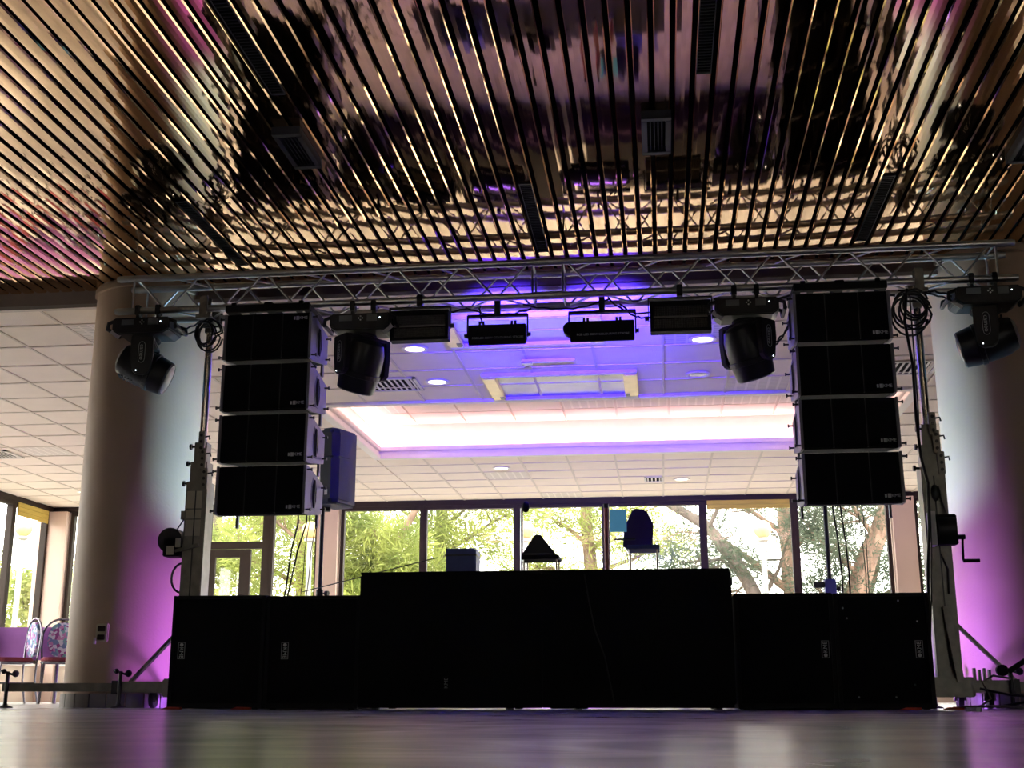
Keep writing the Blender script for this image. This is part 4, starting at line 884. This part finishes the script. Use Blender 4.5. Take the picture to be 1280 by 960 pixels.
added_flight_case((-1.5, 12.45, 0), (1.2, 1.4, .60), 'added tall black flight case behind the booth, second from left, darkening the ceiling mirror')
added_flight_case((-.2, 12.35, 0), (1.2, 1.2, .55), 'added black flight case behind the booth, third from left, darkening the ceiling mirror')
added_flight_case((1.1, 12.25, 0), (1.2, 1.1, .52), 'added black flight case farthest right behind the booth, darkening the ceiling mirror')
# ---------------------------------------------------------------- outdoors
gr = MB().box(-60, 60, YF+.2, 80, -.3, -.1).build('ground', 'ground'); struct(gr, 'pale paved ground outside the windows', 'ground')
struct(MB().box(-60, XL-.2, -30, YF+.2, -.3, -.1).build('ground', 'ground'), 'pale ground outside the left windows', 'ground')
def sprays(centres, rad, per, ln, wd, seed, flat=.6, name='needles'):
    rg_ = np.random.default_rng(seed); V = []; C = np.array(centres, float)
    c = np.repeat(C, per, axis=0); n = len(c)
    off = rg_.normal(size=(n, 3)); off /= np.linalg.norm(off, axis=1)[:, None]; off *= (rg_.random(n)**.45)[:, None]*rad; off[:, 2] *= flat
    p = c+off; d = off/np.maximum(np.linalg.norm(off, axis=1), 1e-6)[:, None]+rg_.normal(size=(n, 3))*.6; d[:, 2] += .15; d /= np.linalg.norm(d, axis=1)[:, None]
    s = np.cross(d, rg_.normal(size=(n, 3))); s /= np.linalg.norm(s, axis=1)[:, None]
    L = ln*(0.6+.8*rg_.random(n))[:, None]; W = wd*(0.7+.6*rg_.random(n))[:, None]
    v = np.stack([p, p+d*L*.5+s*W, p+d*L, p+d*L*.5-s*W], 1).reshape(-1, 3); f = np.arange(n*4).reshape(-1, 4)
    me = bpy.data.meshes.new(name); me.vertices.add(n*4); me.vertices.foreach_set('co', v.ravel()); me.loops.add(n*4); me.loops.foreach_set('vertex_index', f.ravel().astype(np.int32))
    me.polygons.add(n); me.polygons.foreach_set('loop_start', np.arange(0, n*4, 4, dtype=np.int32)); me.polygons.foreach_set('loop_total', np.full(n, 4, dtype=np.int32)); me.update(); me.validate(); return me
def tree(name, base, path, r, limbs, label, leaf, bark, seed, per=500, rad=.55, cl=26, ln=.20, wd=.012, box=None, group='trees outside the far windows'):
    t = thing(name, label, 'tree', (base[0], base[1], -.1), group=group); rg_ = random.Random(seed)
    m = len(path); P = []
    for i in range(m-1):
        for k in range(4): P.append(Vector(path[i]).lerp(Vector(path[i+1]), k/4))
    P.append(Vector(path[-1])); P = [p+Vector((rg_.uniform(-.03, .03), rg_.uniform(-.03, .03), 0)) for p in P]
    MB().tube(P, r, 12, radii=[r*(1-.6*i/len(P)) for i in range(len(P))]).build('trunk', bark, t, smooth=True)
    cs_ = []
    for a, b, rr0 in limbs:
        a, b = Vector(a), Vector(b); mid = a.lerp(b, .5)+Vector((rg_.uniform(-.2, .2), rg_.uniform(-.2, .2), rg_.uniform(-.1, .25)))
        q = [a, a.lerp(mid, .5), mid, mid.lerp(b, .5)+Vector((0, 0, rg_.uniform(-.1, .1))), b]
        lb = MB().tube(q, rr0, 8, radii=[rr0, rr0*.85, rr0*.65, rr0*.45, rr0*.2]).build('branch', bark, t, smooth=True)
        tw = MB()
        for k in range(7):
            s = q[1].lerp(b, rg_.random()); e = s+Vector((rg_.uniform(-.8, .8), rg_.uniform(-.5, .5), rg_.uniform(-.3, .5))); tw.tube([s, s.lerp(e, .5)+Vector((0, 0, rg_.uniform(-.1, .1))), e], .02, 5, radii=[.022, .014, .005]); cs_.append(e)
        tw.build('twigs', bark, lb)
        cs_.append(b)
    if box:
        while len(cs_) < cl: cs_.append(Vector((rg_.uniform(box[0], box[1]), rg_.uniform(box[2], box[3]), rg_.uniform(box[4], box[5]))))
    o = link('foliage', sprays([tuple(c) for c in cs_], rad, per, ln, wd, seed), t); o.data.materials.append(M[leaf]); o['kind'] = 'stuff'
    return t
# all trunk paths are local to the foot of the tree
tree('pine_tree', (-4.6, 25.5), [(0, 0, 0), (.05, 0, 2), (.0, 0, 4), (.1, 0, 7)], .20, [((0, 0, 2.6), (-1.9, -.5, 3.2), .06), ((0, 0, 3.1), (1.7, -.5, 3.9), .06), ((0, 0, 3.4), (-1.5, .3, 4.6), .05), ((0, 0, 3.6), (1.2, -.8, 4.4), .05), ((0, 0, 1.8), (-1.2, -.9, 2.6), .05)], 'yellow green pine outside, behind the blue case', 'needle', 'barkgrey', 11, 420, .6, 34, .26, .012, (-2.2, 2.4, -1, 1, 2.9, 5.2))
tree('pine_tree', (-6.2, 24.0), [(0, 0, 0), (.3, 0, 1.5), (.9, .2, 3.0), (1.6, .4, 4.5)], .14, [((.3, 0, 1.6), (-.2, -.6, 2.8), .05), ((.9, 0, 2.9), (.2, -.5, 3.6), .05), ((.6, 0, 2.2), (1.2, -.4, 2.5), .04), ((.3, 0, 1.4), (.9, -.4, 1.6), .04)], 'bright leaning pine outside, right of the pier', 'needle', 'bark', 12, 520, .5, 26, .26, .012, (-.3, 1.5, -.8, .6, 1.4, 4.2))
tree('pine_tree', (-7.45, 25.0), [(0, 0, 0), (.1, 0, 2), (0, 0, 4), (.2, 0, 6.5)], .22, [((0, 0, 2.4), (-1.2, -.4, 3.1), .06), ((0, 0, 2.9), (1.0, -.4, 3.6), .05), ((0, 0, 3.3), (-.9, .2, 4.3), .05), ((0, 0, 1.9), (.5, -.5, 2.5), .04)], 'reddish pine trunk outside, behind the lamp globe left of the pier', 'needle', 'bark', 13, 260, .55, 22, .2, .011, (-2, 1, -.8, .8, 2.6, 5))
tree('pine_tree', (-10.2, 26.5), [(0, 0, 0), (.1, 0, 2), (.3, 0, 4), (.4, 0, 6)], .2, [((0, 0, 2), (-1.4, -.4, 2.6), .06), ((0, 0, 2.6), (1.5, -.4, 3.1), .05), ((.2, 0, 3.2), (1.6, .2, 3.9), .05), ((0, 0, 1.6), (1.4, -.5, 2.0), .04)], 'leafy pine outside, behind the glass door', 'leaf', 'barkgrey', 14, 480, .62, 36, .16, .02, (-1.2, 2.6, -1, 1, 1.4, 5))
tree('cedar_tree', (2.55, 25.0), [(0, 0, 0), (.02, 0, 2), (-.05, 0, 4), (0, 0, 7)], .20, [((0, 0, 2.2), (-1.8, -.3, 3.4), .09), ((0, 0, 1.7), (-2.4, -.4, 2.6), .06), ((0, 0, 2.9), (1.2, -.4, 3.8), .06), ((0, 0, 3.3), (-1.6, .3, 4.3), .06)], 'straight reddish cedar trunk outside, right of the yellow blind', 'needle_dark', 'bark', 15, 240, .55, 22, .14, .010, (-2.6, 1.4, -.8, .8, 2, 4.8))
tree('cedar_tree', (2.05, 23.4), [(0, 0, 0), (-.15, 0, 1.6), (-.55, 0, 2.5), (-1.15, .1, 3.35), (-2.2, .2, 4.0)], .17, [((-.5, 0, 2.4), (-1.7, -.3, 2.6), .05), ((-.2, 0, 1.9), (.4, -.2, 3.2), .05), ((-1.1, 0, 3.3), (-.6, -.3, 4.2), .04)], 'crooked cedar outside, below the yellow blind', 'needle_dark', 'barkgrey', 16, 200, .5, 16, .14, .010, (-2.4, .6, -.6, .6, 2, 4.4))
tree('cedar_tree', (2.75, 23.2), [(0, 0, 0), (.35, 0, 1.2), (.95, 0, 2.4), (1.55, .1, 3.8), (2.3, .2, 5.5)], .27, [((.9, 0, 2.3), (.1, -.4, 3.0), .06), ((1.2, 0, 3.0), (.5, -.3, 3.7), .05), ((.5, 0, 1.5), (-.1, -.3, 2.3), .04), ((1.5, 0, 3.7), (.6, .3, 4.4), .05)], 'thick leaning cedar trunk outside, under the right array', 'needle_dark', 'bark', 17, 260, .5, 20, .14, .010, (-.6, 1.6, -.8, .8, 1.6, 4.4))
tree('cedar_tree', (3.7, 25.4), [(0, 0, 0), (.15, 0, 1.6), (.6, 0, 3.0), (1.2, 0, 4.5)], .22, [((.2, 0, 1.8), (1.3, -.3, 2.4), .06), ((.4, 0, 2.4), (-.3, -.3, 3.3), .05), ((.7, 0, 3.2), (1.6, .2, 3.9), .05)], 'second leaning cedar outside, behind the thick leaning trunk', 'needle_dark', 'bark', 18, 260, .5, 18, .14, .010, (-.8, 1.8, -.8, .8, 1.6, 4.6))
tree('pine_tree', (-1.6, 29.0), [(0, 0, 0), (.1, 0, 2.2), (-.1, 0, 4.2), (0, 0, 7)], .22, [((0, 0, 2.6), (-1.8, -.3, 3.3), .07), ((0, 0, 3.0), (1.8, -.3, 3.6), .06), ((0, 0, 3.6), (-1.4, .3, 4.6), .06), ((0, 0, 3.5), (1.6, .3, 4.6), .06)], 'broad pine farther outside, above the laptop', 'needle', 'bark', 19, 330, .7, 34, .24, .012, (-2.6, 2.6, -1, 1, 3.2, 5.6))
tree('cedar_tree', (6.2, 26.0), [(0, 0, 0), (-.1, 0, 2), (-.3, 0, 4), (0, 0, 7)], .22, [((0, 0, 2.2), (-1.4, -.3, 3.0), .06), ((0, 0, 2.8), (1.3, -.3, 3.6), .06), ((0, 0, 1.8), (-1.2, .3, 2.4), .05)], 'cedar outside, seen between right pier and tower', 'needle_dark', 'bark', 20, 220, .55, 20, .14, .012, (-2, 1.4, -.8, .8, 1.4, 4.6))
def shrub(x, y, h, rx, label, seed, leaf='leaf', n=14, per=420):
    t = thing('shrub', label, 'shrub', (x, y, -.1), group='leafy shrubs outside the windows'); rg_ = random.Random(seed); cs_ = []; st = MB()
    for k in range(n):
        e = Vector((rg_.uniform(-rx, rx), rg_.uniform(-rx, rx)*.6, rg_.uniform(.35*h, h))); st.tube([(rg_.uniform(-.1, .1), 0, 0), e*.5+Vector((rg_.uniform(-.1, .1), 0, .1)), e], .015, 5, radii=[.02, .013, .005]); cs_.append(tuple(e))
    st.build('stems', 'barkgrey', t); o = link('foliage', sprays(cs_, .38, per, .10, .028, seed, .9), t); o.data.materials.append(M[leaf]); o['kind'] = 'stuff'
for i, (x, y, h, rx, lb) in enumerate(((-11.5, 23.0, 2.6, 1.0, 'leafy shrub outside the far window in the left corner'), (-12.4, 19.6, 2.3, .7, 'leafy shrub outside the left window under the yellow blind'), (-12.4, 15.6, 2.2, .9, 'leafy shrub outside the second left window'), (-9.0, 22.5, 1.9, .9, 'shrub outside left of the glass door'), (-7.9, 21.8, 1.7, .7, 'low shrub outside the glass door'), (-2.2, 25.5, 1.8, 1.0, 'shrub outside beyond the laptop'), (-.2, 26.5, 1.7, 1.0, 'shrub outside beyond the covered monitor'), (-13.0, 23.4, 3.0, 1.0, 'tall shrub farther outside the left corner'))): shrub(x, y, h, rx, lb, 40+i, per=520 if i < 3 else 300, n=18 if i < 3 else 12)
for x, y, h, lb in ((-6.11, 21.0, 2.93, 'garden lamp with warm globe outside, left of the pier'), (1.735, 21.0, 2.82, 'garden lamp with globe outside, beyond the yellow blind'), (-11.47, 21.0, 3.05, 'garden lamp outside the left corner window'), (-2.29, 21.0, 2.87, 'garden lamp with white globe outside, left of the laptop')):
    t = thing('garden_lamp', lb, 'lamp post', (x, y, -.1), group='globe lamps outside'); h += .1
    MB().cyl((0, 0, 0), (0, 0, h-.17), .055, 14, .045).build('post', 'lamppost', t, smooth=True); MB().lathe([(.06, h-.21), (.10, h-.19), (.10, h-.15), (.07, h-.14)], 18).build('collar', 'lamppost', t); MB().ball((0, 0, h), .155, 20, 14).build('globe', 'globe', t, smooth=True)
